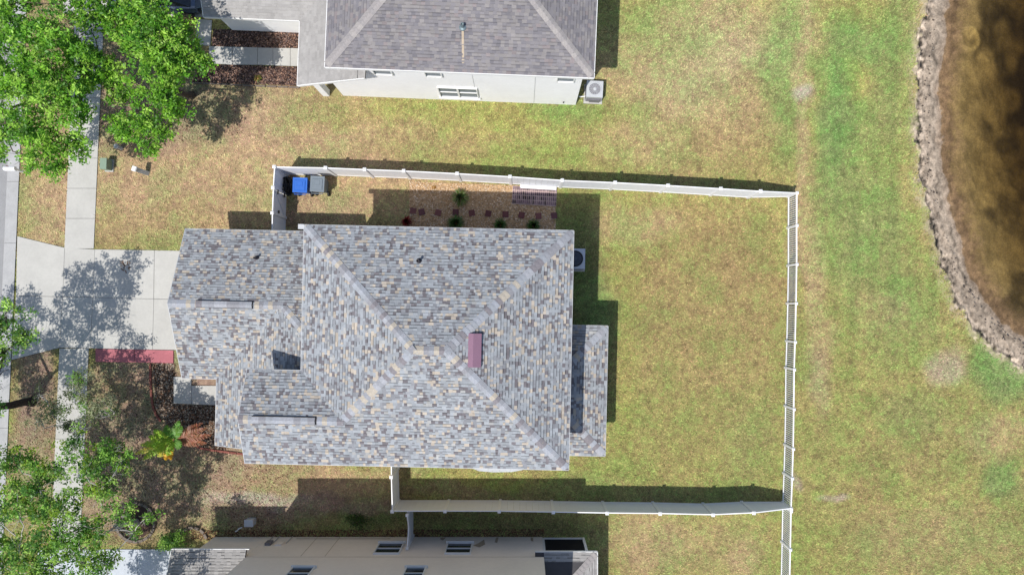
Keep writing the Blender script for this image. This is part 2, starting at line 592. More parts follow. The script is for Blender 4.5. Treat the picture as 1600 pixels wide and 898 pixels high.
def build_ground():
    gx, gy = axis(-27, 27, .12, 900), axis(-15.5, 17.5, .075, 900)
    gx = np.concatenate([gx[gx < 19.3], np.arange(19.3, 25.2, .05), gx[gx > 25.25]])
    X, Y = np.meshgrid(gx, gy)
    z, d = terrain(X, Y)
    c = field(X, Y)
    # bank and pond bed
    mud = np.array((.31, .25, .19))
    st = fbm(X, Y, 2.2, 4, 61)
    fine = fbm(X, Y, 6, 3, 63)
    rough = np.clip(1.2 - d / .55, .25, 1)[..., None]
    vf = fbm(X, Y, 15, 2, 66)
    chunk = np.clip((fbm(X, Y, 5.5, 3, 67) - .5) * 5, -1, 1)
    mudc = mud * (1 + rough * .95 * chunk[..., None] + rough * 1.3 * (vf[..., None] - .5) + .5 * (st[..., None] - .5))
    mudc = np.maximum(mudc, .03)
    band = fbm(d * 4.5, Y * .55 + X * .3, 1.0, 4, 65)
    mudc = mudc * (.70 + .60 * band[..., None])
    wrack = np.exp(-((d - .95 + (st - .5) * .3) / .09) ** 2) * np.clip((fbm(X, Y, 1.3, 2, 69) - .38) * 5, 0, 1)
    mudc = mudc * (1 - .55 * wrack[..., None])
    lip = np.exp(-((d - .06) / .07) ** 2) * np.clip((fine - .38) * 5, 0, 1)
    mudc = mudc * (1 - .7 * lip[..., None])
    bed = np.array((.265, .208, .105)) * (0.35 + 1.3 * fbm(X, Y, 1.1, 5, 71)[..., None])
    spots = np.clip((fbm(X, Y, .55, 2, 77) - .56) * 7, 0, 1)[..., None]
    bed = bed * (1 - .62 * spots)
    fx, fy, _ = W(1513, 62, -.8)
    r = np.hypot(X - fx, Y - fy)
    ring = (np.exp(-((r - .5) / .16) ** 2))[..., None]
    ring = ring * .8
    bed = bed * (1 - ring) + np.array((.40, .31, .14)) * ring
    k = np.clip((d - 1.75 + (fine - .5) * .8) / 1.0, 0, 1)[..., None]
    wet = np.clip((d - 1.05) / .5, 0, 1)[..., None]
    mudc = mudc * (1 - .40 * wet * np.array((.8, 1, 1.15)))
    pc = mudc * (1 - k) + bed * k
    c = c * .72
    g = np.clip((d + .22 + (fine - .5) * .5) / .25, 0, 1)[..., None]
    dry = np.clip(1 - np.abs(d + .25) / .4, 0, 1)[..., None] * .55
    c = c * (1 - dry) + np.array((.45, .37, .25)) * dry
    c = c * (1 - g) + pc * g
    V = np.stack([X.ravel(), Y.ravel(), z.ravel()], 1)
    ny, nx = X.shape
    idx = np.arange(nx * ny).reshape(ny, nx)
    Fc = np.stack([idx[:-1, :-1].ravel(), idx[:-1, 1:].ravel(), idx[1:, 1:].ravel(), idx[1:, :-1].ravel()], 1)
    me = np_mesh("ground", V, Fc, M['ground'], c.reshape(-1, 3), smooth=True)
    tag(link("ground", me), kind="structure")


build_ground()

# pond water: a closed body whose underside lies below the bed
wp = [(x, y) for x, y in POND]
cxp, cyp = sum(p[0] for p in wp) / len(wp), sum(p[1] for p in wp) / len(wp)
mb = MB().prism(wp, -4.5, WATER_Z)
tag(mb.build("pond_water", M['water']), kind="structure")


# ------------------------------------------------------------------ paved surfaces
PAVED = []        # polygons where no grass grows


def shrink(poly, k):
    cx = sum(p[0] for p in poly) / len(poly)
    cy = sum(p[1] for p in poly) / len(poly)
    out = []
    for x, y in poly:
        d = math.hypot(x - cx, y - cy)
        out.append((x + (cx - x) / d * k, y + (cy - y) / d * k))
    return out


def slabs(name, polys_px, mat, z, base_mat=None, joint=.012, piece="slab", jit=.004):
    polys = [[G(*p) for p in poly] for poly in polys_px]
    o = None
    base = MB()
    for p in polys:
        base.prism(p, -.04, z - .03)
    o = base.build(name, base_mat or M['deck'])
    tag(o, kind="structure")
    for p in polys:
        MB().prism(shrink(p, joint), -.03, z + R.uniform(-jit, jit)).build(piece, mat, o)
        PAVED.append(p)
    return o


# main driveway
rows = [[(28, 369), (102, 387), (149, 389.5), (242, 391), (304, 392)],
        [(26, 462), (99, 463.5), (146, 464.5), (241, 467), (304, 468)],
        [(19, 562), (94, 543), (142, 544), (239, 546), (304, 547)]]
slabs("driveway", [[rows[r][c], rows[r][c + 1], rows[r + 1][c + 1], rows[r + 1][c]] for r in range(2) for c in range(4)], M['concrete'], .05)


# public sidewalk, slab by slab (skips the driveway)
def sw(y):
    c = 129.5 - (y - 270) * .0437
    return c - 23, c + 23


ys = [-60 + 47 * i for i in range(10)]
ys = [y + (388.5 - ys[-1]) + 0 for y in ys] if ys[-1] < 388 else ys
ys = [388.5 - 47 * i for i in range(10)][::-1]
sp = []
for a, b in zip(ys[:-1], ys[1:]):
    sp.append([(sw(a)[0], a), (sw(a)[1], a), (sw(b)[1], b), (sw(b)[0], b)])
ys = [544 + 47 * i for i in range(9)]
for a, b in zip(ys[:-1], ys[1:]):
    sp.append([(sw(a)[0] - 1, a), (sw(a)[1] - 1, a), (sw(b)[1] - 1, b), (sw(b)[0] - 1, b)])
slabs("sidewalk", sp, M['concrete'], .045)


def kx(y):          # kerb: right-hand edge
    return 31 - (y - 270) * .0437


# road and kerb
pts = [(kx(-300) - 800, -300), (kx(-300) - 18.5, -300), (kx(1300) - 18.5, 1300), (kx(1300) - 800, 1300)]
mb = MB().prism([G(*p) for p in pts], -.05, .012)
tag(mb.build("road", M['asphalt']), kind="structure")
PAVED.append([G(*p) for p in pts])
kp = []
ky = [-100 + 96 * i for i in range(12)]
for a, b in zip(ky[:-1], ky[1:]):
    kp.append([(kx(a) - 18.5, a), (kx(a), a), (kx(b), b), (kx(b) - 18.5, b)])
slabs("kerb", kp, M['kerb'], .055, joint=.008, piece="kerb_stone")

# neighbour's driveway at the bottom, neighbour's entry walk at the top, porch floor
slabs("south_driveway", [[(60, 858), (165, 857), (165, 935), (60, 935)], [(165, 857), (216, 857), (216, 935), (165, 935)], [(216, 857), (300, 857), (300, 935), (216, 935)]], M['concrete_white'], .05)
slabs("north_walkway", [[(327, 73), (364, 74), (364, 102), (327, 100)], [(364, 74), (403, 75), (403, 102), (364, 102)], [(403, 75), (427, 75.5), (427, 103), (403, 102)], [(427, 75.5), (454, 76), (454, 104), (427, 103)],
                        [(454, 76), (500, 77), (500, 105), (454, 104)], [(308, 30), (332, 32), (329, 72.5), (306, 71)]], M['concrete'], .05)
slabs("porch_floor", [[(272, 588), (300, 588), (300, 631), (272, 630)], [(300, 602), (352, 602), (352, 633), (300, 631)]], M['concrete'], .06)
slabs("red_walkway", [[(150, 544.8), (211, 545.6), (211, 566), (150, 565)], [(211, 545.6), (272, 547), (272, 567), (211, 566)]], M['red_paint'], .058)
mb = MB().prism([G(*p) for p in [(700, 722), (830, 724), (816, 733.5), (800, 736.5), (770, 737), (748, 735), (741, 732)]], -.03, .05)
tag(mb.build("side_patio_slab", M['concrete_white']), kind="structure")


# ------------------------------------------------------------------ beds: bark, gravel, leaf litter
def chips(name, polys_px, n, size, cols, z0, mat, flat=.35, kind="stuff", parent_cols=None, tilt=.5, mask=None, label=None, cat=None):
    polys = [[G(*p) for p in poly] for poly in polys_px]
    allv = np.concatenate([np.array(p) for p in polys])
    lo, hi = allv.min(0), allv.max(0)
    P = np.zeros((0, 2))
    while len(P) < n:
        q = rng.uniform(lo, hi, (n * 2, 2))
        k = np.zeros(len(q), bool)
        for p in polys:
            k |= in_poly(q[:, 0], q[:, 1], p)
        if mask is not None:
            k &= mask(q[:, 0], q[:, 1])
        P = np.concatenate([P, q[k]])
    P = P[:n]
    s = size * rng.uniform(.5, 1.4, n)
    a = rng.uniform(0, 2 * np.pi, n)
    el = rng.uniform(.45, 1.0, n)
    # flattened octahedra
    base = np.array([(1, 0, 0), (0, 1, 0), (-1, 0, 0), (0, -1, 0), (0, 0, 1.0), (0, 0, -1.0)])
    V = base[None] * np.stack([s, s * el, s * flat], 1)[:, None, :]
    tz = rng.uniform(-tilt, tilt, n)
    ca, sa = np.cos(a)[:, None], np.sin(a)[:, None]
    x, y, z = V[..., 0], V[..., 1], V[..., 2]
    z = z + x * np.tan(tz)[:, None] * .5
    V = np.stack([x * ca - y * sa + P[:, :1], x * sa + y * ca + P[:, 1:], z + z0 + (s * flat * .6)[:, None]], 2)
    fc = np.array([(0, 1, 4), (1, 2, 4), (2, 3, 4), (3, 0, 4), (1, 0, 5), (2, 1, 5), (3, 2, 5), (0, 3, 5)])
    Fc = (fc[None] + (np.arange(n) * 6)[:, None, None]).reshape(-1, 3)
    cols = np.array(cols)
    C = cols[rng.integers(0, len(cols), n)] * rng.uniform(.75, 1.25, (n, 1))
    C = np.repeat(C, 6, 0)
    me = np_mesh(name, V.reshape(-1, 3), Fc, mat, C)
    o = link(name, me)
    tag(o, label, cat, kind=kind)
    return o


def bed(name, poly_px, col, z=.018):
    p = [G(*q) for q in poly_px]
    PAVED.append(p)
    o = MB().prism(p, -.03, z).build(name, surf(name, col, .95, .3, 4, .6, 40, var2=.25, scale2=22))
    return tag(o, kind="structure")


BARK = [lin(104, 84, 78), lin(126, 100, 90), lin(80, 64, 60), lin(156, 124, 108), lin(186, 152, 134), lin(66, 54, 52)]
north_beds = [[(334, 46), (468, 50), (468, 76), (331, 73)], [(318, 101), (466, 105), (470, 134), (298, 129)]]
for i, q in enumerate(north_beds):
    bed("bark_bed", q, lin(104, 76, 66))
chips("bark_mulch", north_beds, 5000, .045, BARK + [lin(190, 150, 126), lin(150, 130, 122), lin(118, 100, 96)], .018, M['litter'], label="reddish brown bark mulch in the beds beside the north house entry walk", cat="mulch")

GRAV = [lin(226, 194, 158), lin(210, 176, 136), lin(238, 214, 184), lin(186, 148, 110), lin(220, 188, 146), lin(246, 228, 206)]
GRAV = [tuple(min(.8, q * 1.15) for q in c) for c in GRAV]
gpoly = [(640, 284), (868, 292), (868, 375), (640, 368)]
bed("gravel_bed", gpoly, lin(212, 178, 138))
chips("river_gravel", [gpoly], 9000, .035, GRAV, .018, M['litter'], flat=.6, label="tan river gravel spread along the north side of the main house", cat="gravel")

fpoly = [(240, 566), (274, 567), (272, 632), (352, 634), (352, 702), (300, 696), (262, 664), (243, 636)]
bed("front_bed", fpoly, lin(110, 92, 78))
chips("front_bed_mulch", [fpoly], 4500, .05, [lin(128, 108, 94), lin(98, 80, 68), lin(166, 148, 130), lin(70, 56, 50), lin(190, 176, 160), lin(146, 110, 86)], .018, M['litter'],
      label="grey brown rocky mulch in the planting bed before the front porch", cat="mulch")
spoly = [(300, 828), (850, 826), (850, 842), (300, 842)]
chips("wall_mulch", [spoly], 6000, .04, [lin(150, 110, 84), lin(120, 84, 64), lin(172, 132, 100), lin(90, 66, 54)], .0, M['litter'], label="strip of brown mulch along the foot of the beige south house wall", cat="mulch")


# ------------------------------------------------------------------ lawn: real blades over the ground colour
def add_lawn():
    houses = [[(292, 360), (880, 366), (878, 705), (905, 705), (905, 520), (930, 520), (925, 700), (385, 700), (350, 640), (300, 580)],
              [(362, 48), (468, 50), (520, 150), (906, 164), (912, -60), (362, -60)], [(342, 839), (914, 841), (914, 960), (300, 960)]]
    excl = PAVED + [[G(*p) for p in h] for h in houses]
    n = 760000
    P = np.stack([rng.uniform(-26.2, 25.6, n), rng.uniform(-14.2, 16.2, n)], 1)
    k = np.ones(n, bool)
    for p in excl:
        a = np.array(p)
        m = (P[:, 0] > a[:, 0].min()) & (P[:, 0] < a[:, 0].max()) & (P[:, 1] > a[:, 1].min()) & (P[:, 1] < a[:, 1].max())
        i = np.where(m)[0]
        k[i[in_poly(P[i, 0], P[i, 1], p)]] = False
    P = P[k]
    z, d = terrain(P[:, 0], P[:, 1])
    k = d + (fbm(P[:, 0], P[:, 1], 2.0, 3, 81) - .5) * .7 < -.18
    P, z = P[k], z[k]
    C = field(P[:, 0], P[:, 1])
    # thin out where it is bare dirt
    dirt = np.clip(1.15 - C[:, 1] / np.maximum(C[:, 0], 1e-3), 0, 1)
    keep = rng.random(len(P)) > np.clip((dirt - .30) * 4, 0, .85)
    P, z, C = P[keep], z[keep], C[keep]
    n = len(P)
    a = rng.uniform(0, 2 * np.pi, n)
    L = rng.uniform(.05, .13, n)
    w = rng.uniform(.014, .03, n)
    h = L * rng.uniform(.15, .75, n)
    dx, dy = np.cos(a), np.sin(a)
    b0 = np.stack([P[:, 0] - dy * w, P[:, 1] + dx * w, z - .004], 1)
    b1 = np.stack([P[:, 0] + dy * w, P[:, 1] - dx * w, z - .004], 1)
    t = np.stack([P[:, 0] + dx * L, P[:, 1] + dy * L, z + h], 1)
    V = np.stack([b0, b1, t], 1).reshape(-1, 3)
    v = rng.normal(0, .27, (n, 1))
    hue = rng.normal(0, 1, (n, 1))
    C = C * np.clip(1.16 + v, .4, 2.0) * (1 + hue * np.array((.11, -.015, .10)))
    C = np.clip(np.repeat(C, 3, 0), .01, .85)
    Fc = np.arange(n * 3).reshape(-1, 3)
    me = np_mesh("lawn_grass", V, Fc, M['grass'], C)
    tag(link("lawn_grass", me), "short patchy lawn of dry tan and green grass around the houses", "grass", kind="stuff")


# ------------------------------------------------------------------ houses
P12 = 5.0 / 12.0


class Frame:
    def __init__(self, name, deg, u0, v0, label):
        self.a = math.radians(deg)
        self.o = (u0, v0, 0)
        c, s = math.cos(self.a), math.sin(self.a)
        self.root = empty(name, (u0 * c - v0 * s, u0 * s + v0 * c, 0), self.a, label, "house")

    def part(self, mb, name, mat, parent=None, **kw):
        return mb.build(name, mat, parent or self.root, self.o, **kw)


def clip_half(poly, a, b, c):
    out = []
    n = len(poly)
    for i in range(n):
        p, q = poly[i], poly[(i + 1) % n]
        dp, dq = a * p[0] + b * p[1] + c, a * q[0] + b * q[1] + c
        if dp >= 0:
            out.append(p)
        if (dp >= 0) != (dq >= 0):
            t = dp / (dp - dq)
            out.append((p[0] + (q[0] - p[0]) * t, p[1] + (q[1] - p[1]) * t))
    return out


def clip_convex(poly, win):
    n = len(win)
    ar = sum(win[i][0] * win[(i + 1) % n][1] - win[(i + 1) % n][0] * win[i][1] for i in range(n))
    w = win if ar > 0 else win[::-1]
    for i in range(n):
        (x1, y1), (x2, y2) = w[i], w[(i + 1) % n]
        a, b = -(y2 - y1), (x2 - x1)
        poly = clip_half(poly, a, b, -(a * x1 + b * y1))
        if len(poly) < 3:
            return []
    return poly


def pick_variegated(r):
    x = r.random()
    if x < .46:
        c = lin(182, 187, 192)
    elif x < .66:
        c = lin(164, 166, 171)
    elif x < .79:
        c = lin(138, 133, 137)
    elif x < .91:
        c = lin(212, 200, 184)
    else:
        c = lin(196, 196, 194)
    k = r.uniform(.78, 1.0)
    return tuple(q * k for q in c)


def pick_grey(r):
    x = r.random()
    c = lin(162, 158, 161) if x < .45 else lin(172, 167, 166) if x < .75 else lin(150, 147, 152) if x < .93 else lin(170, 160, 160)
    k = r.uniform(.74, .88)
    return tuple(q * k for q in c)


def pick_lightgrey(r):
    c = lin(184, 181, 178)
    k = r.uniform(.90, 1.08)
    return tuple(q * k for q in c)


class Roof:
    """planes of shingles on a deck; plane z = z0 + p * (distance up from the eave)"""

    def __init__(self, fr, pick, capmat, seed, name="roof"):
        self.fr, self.pick, self.r = fr, pick, random.Random(seed)
        self.deck, self.sh = MB(), MB()
        self.caps, self.name, self.capmat = [], name, capmat

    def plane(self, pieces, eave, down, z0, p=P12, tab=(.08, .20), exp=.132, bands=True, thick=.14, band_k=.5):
        du, dv = down                                   # unit vector pointing down the slope
        te = eave[0] * du + eave[1] * dv

        def zf(u, v):
            return z0 + p * (te - (u * du + v * dv))
        su, sv = -dv, du
        for pc in pieces:
            n = len(pc)
            top = [(u, v, zf(u, v) - .012) for u, v in pc]
            bot = [(u, v, zf(u, v) - thick) for u, v in pc]
            ar = sum(pc[i][0] * pc[(i + 1) % n][1] - pc[(i + 1) % n][0] * pc[i][1] for i in range(n))
            if ar < 0:
                top, bot = top[::-1], bot[::-1]
            self.deck.add(top + bot, [tuple(range(n)), tuple(range(2 * n - 1, n - 1, -1))] + [(i, n + i, n + (i + 1) % n, (i + 1) % n) for i in range(n)])
        allp = [q for pc in pieces for q in pc]
        ts = [u * du + v * dv for u, v in allp]
        ss = [u * su + v * sv for u, v in allp]
        e = exp / math.sqrt(1 + p * p)
        t = max(ts)
        tmin, smin, smax = min(ts), min(ss), max(ss)
        wins = [[(u * su + v * sv, u * du + v * dv) for u, v in pc] for pc in pieces]
        r = self.r
        while t > tmin:
            s = smin - r.uniform(0, .5)
            while s < smax:
                w = r.uniform(*tab)
                col = self.pick(r)
                th = r.choice((.005, .008, .018, .022))
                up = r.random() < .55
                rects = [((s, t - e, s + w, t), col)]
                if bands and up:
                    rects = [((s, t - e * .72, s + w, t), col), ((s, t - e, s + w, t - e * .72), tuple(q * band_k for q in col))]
                for (a, b, c, d), cc in rects:
                    for wn in wins:
                        q = clip_convex([(a, b), (c, b), (c, d), (a, d)], wn)
                        if len(q) < 3:
                            continue
                        vs_ = []
                        for ps, pt in q:
                            u, v = ps * su + pt * du, ps * sv + pt * dv
                            vs_.append((u, v, zf(u, v) + .002 + th * (pt - (t - e)) / e))
                        n = len(vs_)
                        self.sh.add(vs_ + [(x, y, z - th - .004) for x, y, z in vs_], [tuple(range(n))] + [(i, n + i, n + (i + 1) % n, (i + 1) % n) for i in range(n)], cc)
                s += w
            t -= e

    def line(self, a, b, n1, n2, width=.17, step=.20, skip=None):
        """row of cap shingles up a hip or ridge from a to b; n1, n2 are the plane normals"""
        self.caps.append((Vector(a), Vector(b), Vector(n1), Vector(n2), width, step, skip))

    def finish(self, deckmat=None):
        fr = self.fr
        rf = fr.part(self.deck, self.name, deckmat or M['deck'])
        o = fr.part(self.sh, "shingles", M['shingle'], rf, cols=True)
        o["kind"] = "stuff"
        cache = {}
        for a, b, n1, n2, width, step, skip in self.caps:
            d = (b - a)
            L = d.length
            d.normalize()
            n1.normalize()
            n2.normalize()
            up = (n1 + n2)
            up = (up - d * up.dot(d)).normalized()
            side = up.cross(d).normalized()
            nn = n1 if n1.dot(side) > 0 else n2
            drop = width * abs(nn.dot(side)) / max(nn.dot(up), .2)
            key = (round(drop, 3), width, step)
            if key not in cache:
                l = step * 1.3
                t0, t1 = .030, .014
                vs_ = [(0, -width, -drop + t0), (0, 0, t0 + .004), (0, width, -drop + t0), (l, -width, -drop + t1), (l, 0, t1), (l, width, -drop + t1),
                       (0, -width, -drop - .01), (0, 0, 0), (0, width, -drop - .01), (l, -width, -drop - .012), (l, 0, -.002), (l, width, -drop - .012)]
                mb_ = MB().add(vs_, [(0, 3, 4, 1), (1, 4, 5, 2), (6, 0, 1, 7), (7, 1, 2, 8), (6, 9, 3, 0), (2, 5, 11, 8), (3, 9, 10, 4), (4, 10, 11, 5), (6, 7, 10, 9), (7, 8, 11, 10)])
                cache[key] = mb_.mesh("ridge_cap", self.capmat)
            me = cache[key]
            m = Matrix((d, side, up)).transposed().to_4x4()
            k = width * .75 if abs(d.z) > .05 else 0.0
            while k < L - step * .6:
                if not (skip and skip[0] < k < skip[1]):
                    c = link("ridge_cap", me, rf)
                    p = a + d * k
                    mm = m.copy()
                    mm.translation = p - Vector(fr.o)
                    c.matrix_local = mm
                k += step
        self.obj = rf
        return rf


def nrm(du, dv, p=P12):
    return (du * p, dv * p, 1.0)


Nn, Ns, Ne, Nw = nrm(0, 1), nrm(0, -1), nrm(1, 0), nrm(-1, 0)


def window(fr, c, w, h, out, parent=None, mull=False, sash=True, frame=M['trim'], pane=M['glass'], sill=True):
    """c = centre on the wall face (u, v, z); out = unit normal (u, v); the frame stands proud and the pane is recessed in it"""
    u, v, z = c
    ou, ov = out
    su, sv = -ov, ou

    def bx(mb_, a, b, dz, ds, dzz, dep, off):
        rz = math.atan2(sv, su)
        mb_.box((u + su * a + ou * off, v + sv * a + ov * off, z + b), (ds, dep, dzz), rz)
    fm = MB()
    t = .045
    bx(fm, 0, h / 2 - t / 2, 0, w, t, .10, .03)
    bx(fm, 0, -h / 2 + t / 2, 0, w, t, .10, .03)
    bx(fm, -w / 2 + t / 2, 0, 0, t, h - 2 * t, .10, .03)
    bx(fm, w / 2 - t / 2, 0, 0, t, h - 2 * t, .10, .03)
    if sash:
        bx(fm, 0, 0, 0, w - 2 * t, .05, .05, .03)
    if mull:
        bx(fm, 0, 0, 0, .09, h - 2 * t, .09, .03)
    root = fr.part(fm, "window", frame, parent)
    pm = MB()
    bx(pm, 0, 0, 0, w - t * 1.6, h - t * 1.6, .012, .008)
    fr.part(pm, "pane", pane, root)
    if sill:
        sm = MB()
        bx(sm, 0, -h / 2 - .035, 0, w + .14, .06, .14, .05)
        fr.part(sm, "sill", frame, root)
    return root


def fascia(fr, rf, segs, mat=None, z_off=-.075, h=.15, w=.025):
    for a, b in segs:
        mb_ = MB().beam((a[0], a[1], a[2] + z_off), (b[0], b[1], b[2] + z_off), w, h)
        fr.part(mb_, "fascia", mat or M['fascia'], rf)


def main_house():
    fr = Frame("gable_front_house", -1.25, -5.0, -1.7, "two storey house with variegated grey and tan shingle roof inside the white fence")
    o = fr.root
    z1, z2 = 2.7, 5.6
    # walls
    wl = MB()
    wl.prism([(-8.68, -6.27), (1.65, -6.27), (1.65, 2.78), (-8.68, 2.78)], 0, z2 - .06)
    wl.prism([(-10.95, -6.27), (-8.68, -6.27), (-8.68, -3.28), (-10.95, -3.28)], 0, z2 - .06)
    fr.part(wl, "wall", M['stucco_tan'])
    gw = MB()
    gw.prism([(-15.1, -3.15), (-8.69, -3.15), (-8.69, 2.80), (-15.1, 2.80)], 0, z1 - .05)
    gw.add([(-15.1, -3.15, z1 - .05), (-15.1, 2.80, z1 - .05), (-15.1, -.16, z1 + 1.2), (-14.9, -3.15, z1 - .05), (-14.9, 2.80, z1 - .05), (-14.9, -.16, z1 + 1.2)], [(0, 2, 1), (3, 4, 5), (0, 3, 5, 2), (1, 2, 5, 4)])
    gw.add([(-11.0, -3.28, z2 - .06), (-11.0, -6.27, z2 - .06), (-11.0, -4.775, z2 + .6), (-10.9, -3.28, z2 - .06), (-10.9, -6.27, z2 - .06), (-10.9, -4.775, z2 + .6)], [(0, 2, 1), (3, 4, 5), (0, 3, 5, 2), (1, 2, 5, 4)])
    fr.part(gw, "garage_wall", M['stucco_tan'])
    gd = MB()
    for k in range(4):
        gd.box((-15.13, -.16, .3 + .54 * k), (.05, 4.8, .51))
    fr.part(gd, "garage_door", M['trim'])
    fr.part(MB().prism([(-13.6, -6.2), (-13.3, -6.2), (-13.3, -5.9), (-13.6, -5.9)], 0, z1), "porch_post", M['trim'])
    fr.part(MB().prism([(3.3, -6.4), (3.6, -6.4), (3.6, -6.1), (3.3, -6.1)], 0, z1), "porch_post", M['trim'])
    fr.part(MB().prism([(3.3, -1.4), (3.6, -1.4), (3.6, -1.1), (3.3, -1.1)], 0, z1), "porch_post", M['trim'])
    for c in ((1.655, 1.4, 4.2), (1.655, -5.0, 4.2)):
        window(fr, c, 1.2, 1.3, (1, 0))
    # roofs
    r1 = Roof(fr, pick_variegated, M['cap_main'], 3, "lower_roof")
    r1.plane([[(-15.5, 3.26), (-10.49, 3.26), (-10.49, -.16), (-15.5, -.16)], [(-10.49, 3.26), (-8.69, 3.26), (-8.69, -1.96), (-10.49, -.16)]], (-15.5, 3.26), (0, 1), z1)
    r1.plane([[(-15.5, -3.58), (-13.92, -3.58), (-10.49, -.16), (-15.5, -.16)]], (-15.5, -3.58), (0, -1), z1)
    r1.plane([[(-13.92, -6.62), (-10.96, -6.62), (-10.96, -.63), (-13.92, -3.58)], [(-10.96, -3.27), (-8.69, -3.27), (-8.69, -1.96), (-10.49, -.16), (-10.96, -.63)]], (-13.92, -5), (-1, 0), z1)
    zr = z1 + 3.42 * P12
    r1.line((-15.5, -.16, zr), (-10.49, -.16, zr), Nn, Ns, skip=(1.2, 3.75))
    r1.line((-10.49, -.16, zr), (-8.75, -1.9, zr + 1.74 * P12), Nn, Nw)
    rf = r1.finish()
    fascia(fr, rf, [((-15.5, 3.27, z1), (-8.7, 3.27, z1)), ((-15.5, -3.59, z1), (-13.92, -3.59, z1)), ((-13.93, -3.6, z1), (-13.93, -6.62, z1)),
                    ((-15.51, 3.26, z1), (-15.51, -.16, zr)), ((-15.51, -3.58, z1), (-15.51, -.16, zr)), ((-13.92, -6.63, z1), (-10.97, -6.63, z1 + 2.95 * P12))])
    # ridge vent on the garage
    vent(fr, rf, (-14.25, -.16, zr), (-11.80, -.16, zr))
    pipe(fr, rf, (-11.98, 1.95), z1 + (3.26 - 1.95) * P12, .045, .32)
    r2 = Roof(fr, pick_variegated, M['cap_main'], 5, "upper_roof")
    u0, u1, v0, v1 = -9.12, 2.10, -6.72, 3.23
    hd = (v1 - v0) / 2
    rv = (v0 + v1) / 2
    ra, rb = u0 + hd, u1 - hd
    pv = -4.775
    pu = u0 + (pv - v0)
    zr = z2 + hd * P12
    zp = z2 + (pv - v0) * P12
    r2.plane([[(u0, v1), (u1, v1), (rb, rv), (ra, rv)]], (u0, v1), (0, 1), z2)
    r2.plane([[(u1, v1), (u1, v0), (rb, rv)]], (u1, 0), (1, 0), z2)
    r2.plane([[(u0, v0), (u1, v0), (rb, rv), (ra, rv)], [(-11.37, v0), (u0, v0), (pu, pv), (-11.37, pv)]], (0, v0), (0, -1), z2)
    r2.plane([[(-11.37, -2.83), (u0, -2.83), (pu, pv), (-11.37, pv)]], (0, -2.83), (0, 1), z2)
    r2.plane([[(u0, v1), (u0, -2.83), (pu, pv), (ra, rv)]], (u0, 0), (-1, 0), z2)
    r2.line((u0, v1, z2), (ra, rv, zr), Nn, Nw)
    r2.line((u1, v1, z2), (rb, rv, zr), Nn, Ne)
    r2.line((u1, v0, z2), (rb, rv, zr), Ns, Ne)
    r2.line((pu, pv, zp), (ra, rv, zr), Ns, Nw)
    r2.line((ra, rv, zr), (rb, rv, zr), Nn, Ns)
    r2.line((-11.37, pv, zp), (pu, pv, zp), Nn, Ns, skip=(.5, 3.1))
    rf = r2.finish()
    fascia(fr, rf, [((u0, v1 + .01, z2), (u1, v1 + .01, z2)), ((u1 + .01, v1, z2), (u1 + .01, v0, z2)), ((-11.37, v0 - .01, z2), (u1, v0 - .01, z2)), ((u0 - .01, v1, z2), (u0 - .01, -2.83, z2)),
                    ((-11.37, -2.82, z2), (u0 - .02, -2.82, z2)), ((-11.38, v0, z2), (-11.38, pv, zp)), ((-11.38, -2.83, z2), (-11.38, pv, zp))])
    fr.part(MB().box((u0 - .14, v1 - .07, z2 - .07), (.24, .2, .12)), "gutter_end", M['fascia'], rf)
    vent(fr, rf, (-10.80, pv, zp), (-8.25, pv, zp))
    pipe(fr, rf, (-4.22, 1.78), z2 + (3.23 - 1.78) * P12, .05, .34)
    # off-ridge vent on the east slope
    uc, vc = -1.80, -1.72
    zc = z2 + (u1 - uc) * P12
    hb = MB()
    hl, hw, sl = .66, .26, P12
    pts = []
    for s in (-1, 1):
        pts += [(uc - hw, vc + s * hl, zc + hw * sl + .01), (uc - hw * .2, vc + s * hl, zc + hw * .2 * sl + .16 + .05), (uc + hw, vc + s * hl, zc - hw * sl + .20), (uc + hw, vc + s * hl, zc - hw * sl + .03)]
    hb.add(pts, [(0, 1, 5, 4), (1, 2, 6, 5), (2, 3, 7, 6), (0, 3, 2, 1), (4, 5, 6, 7)])
    tag(fr.part(hb, "roof_vent", M['vent_mauve'], rf), "mauve metal hood vent below the ridge")
    # rear lanai roof
    r3 = Roof(fr, pick_variegated, M['cap_main'], 9, "lanai_roof")
    p = .25
    a, b = -.77, -6.73
    dep = 3.98 - 1.66
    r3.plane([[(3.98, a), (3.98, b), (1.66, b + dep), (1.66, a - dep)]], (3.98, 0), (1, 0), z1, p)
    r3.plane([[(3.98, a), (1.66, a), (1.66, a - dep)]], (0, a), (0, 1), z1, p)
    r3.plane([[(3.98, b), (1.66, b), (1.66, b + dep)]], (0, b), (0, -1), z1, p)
    r3.line((3.98, a, z1), (1.7, a - dep + .04, z1 + dep * p), nrm(0, 1, p), nrm(1, 0, p))
    r3.line((3.98, b, z1), (1.7, b + dep - .04, z1 + dep * p), nrm(0, -1, p), nrm(1, 0, p))
    rf = r3.finish()
    fascia(fr, rf, [((3.99, a, z1), (3.99, b, z1)), ((1.66, a + .01, z1), (3.98, a + .01, z1)), ((1.66, b - .01, z1), (3.98, b - .01, z1))])


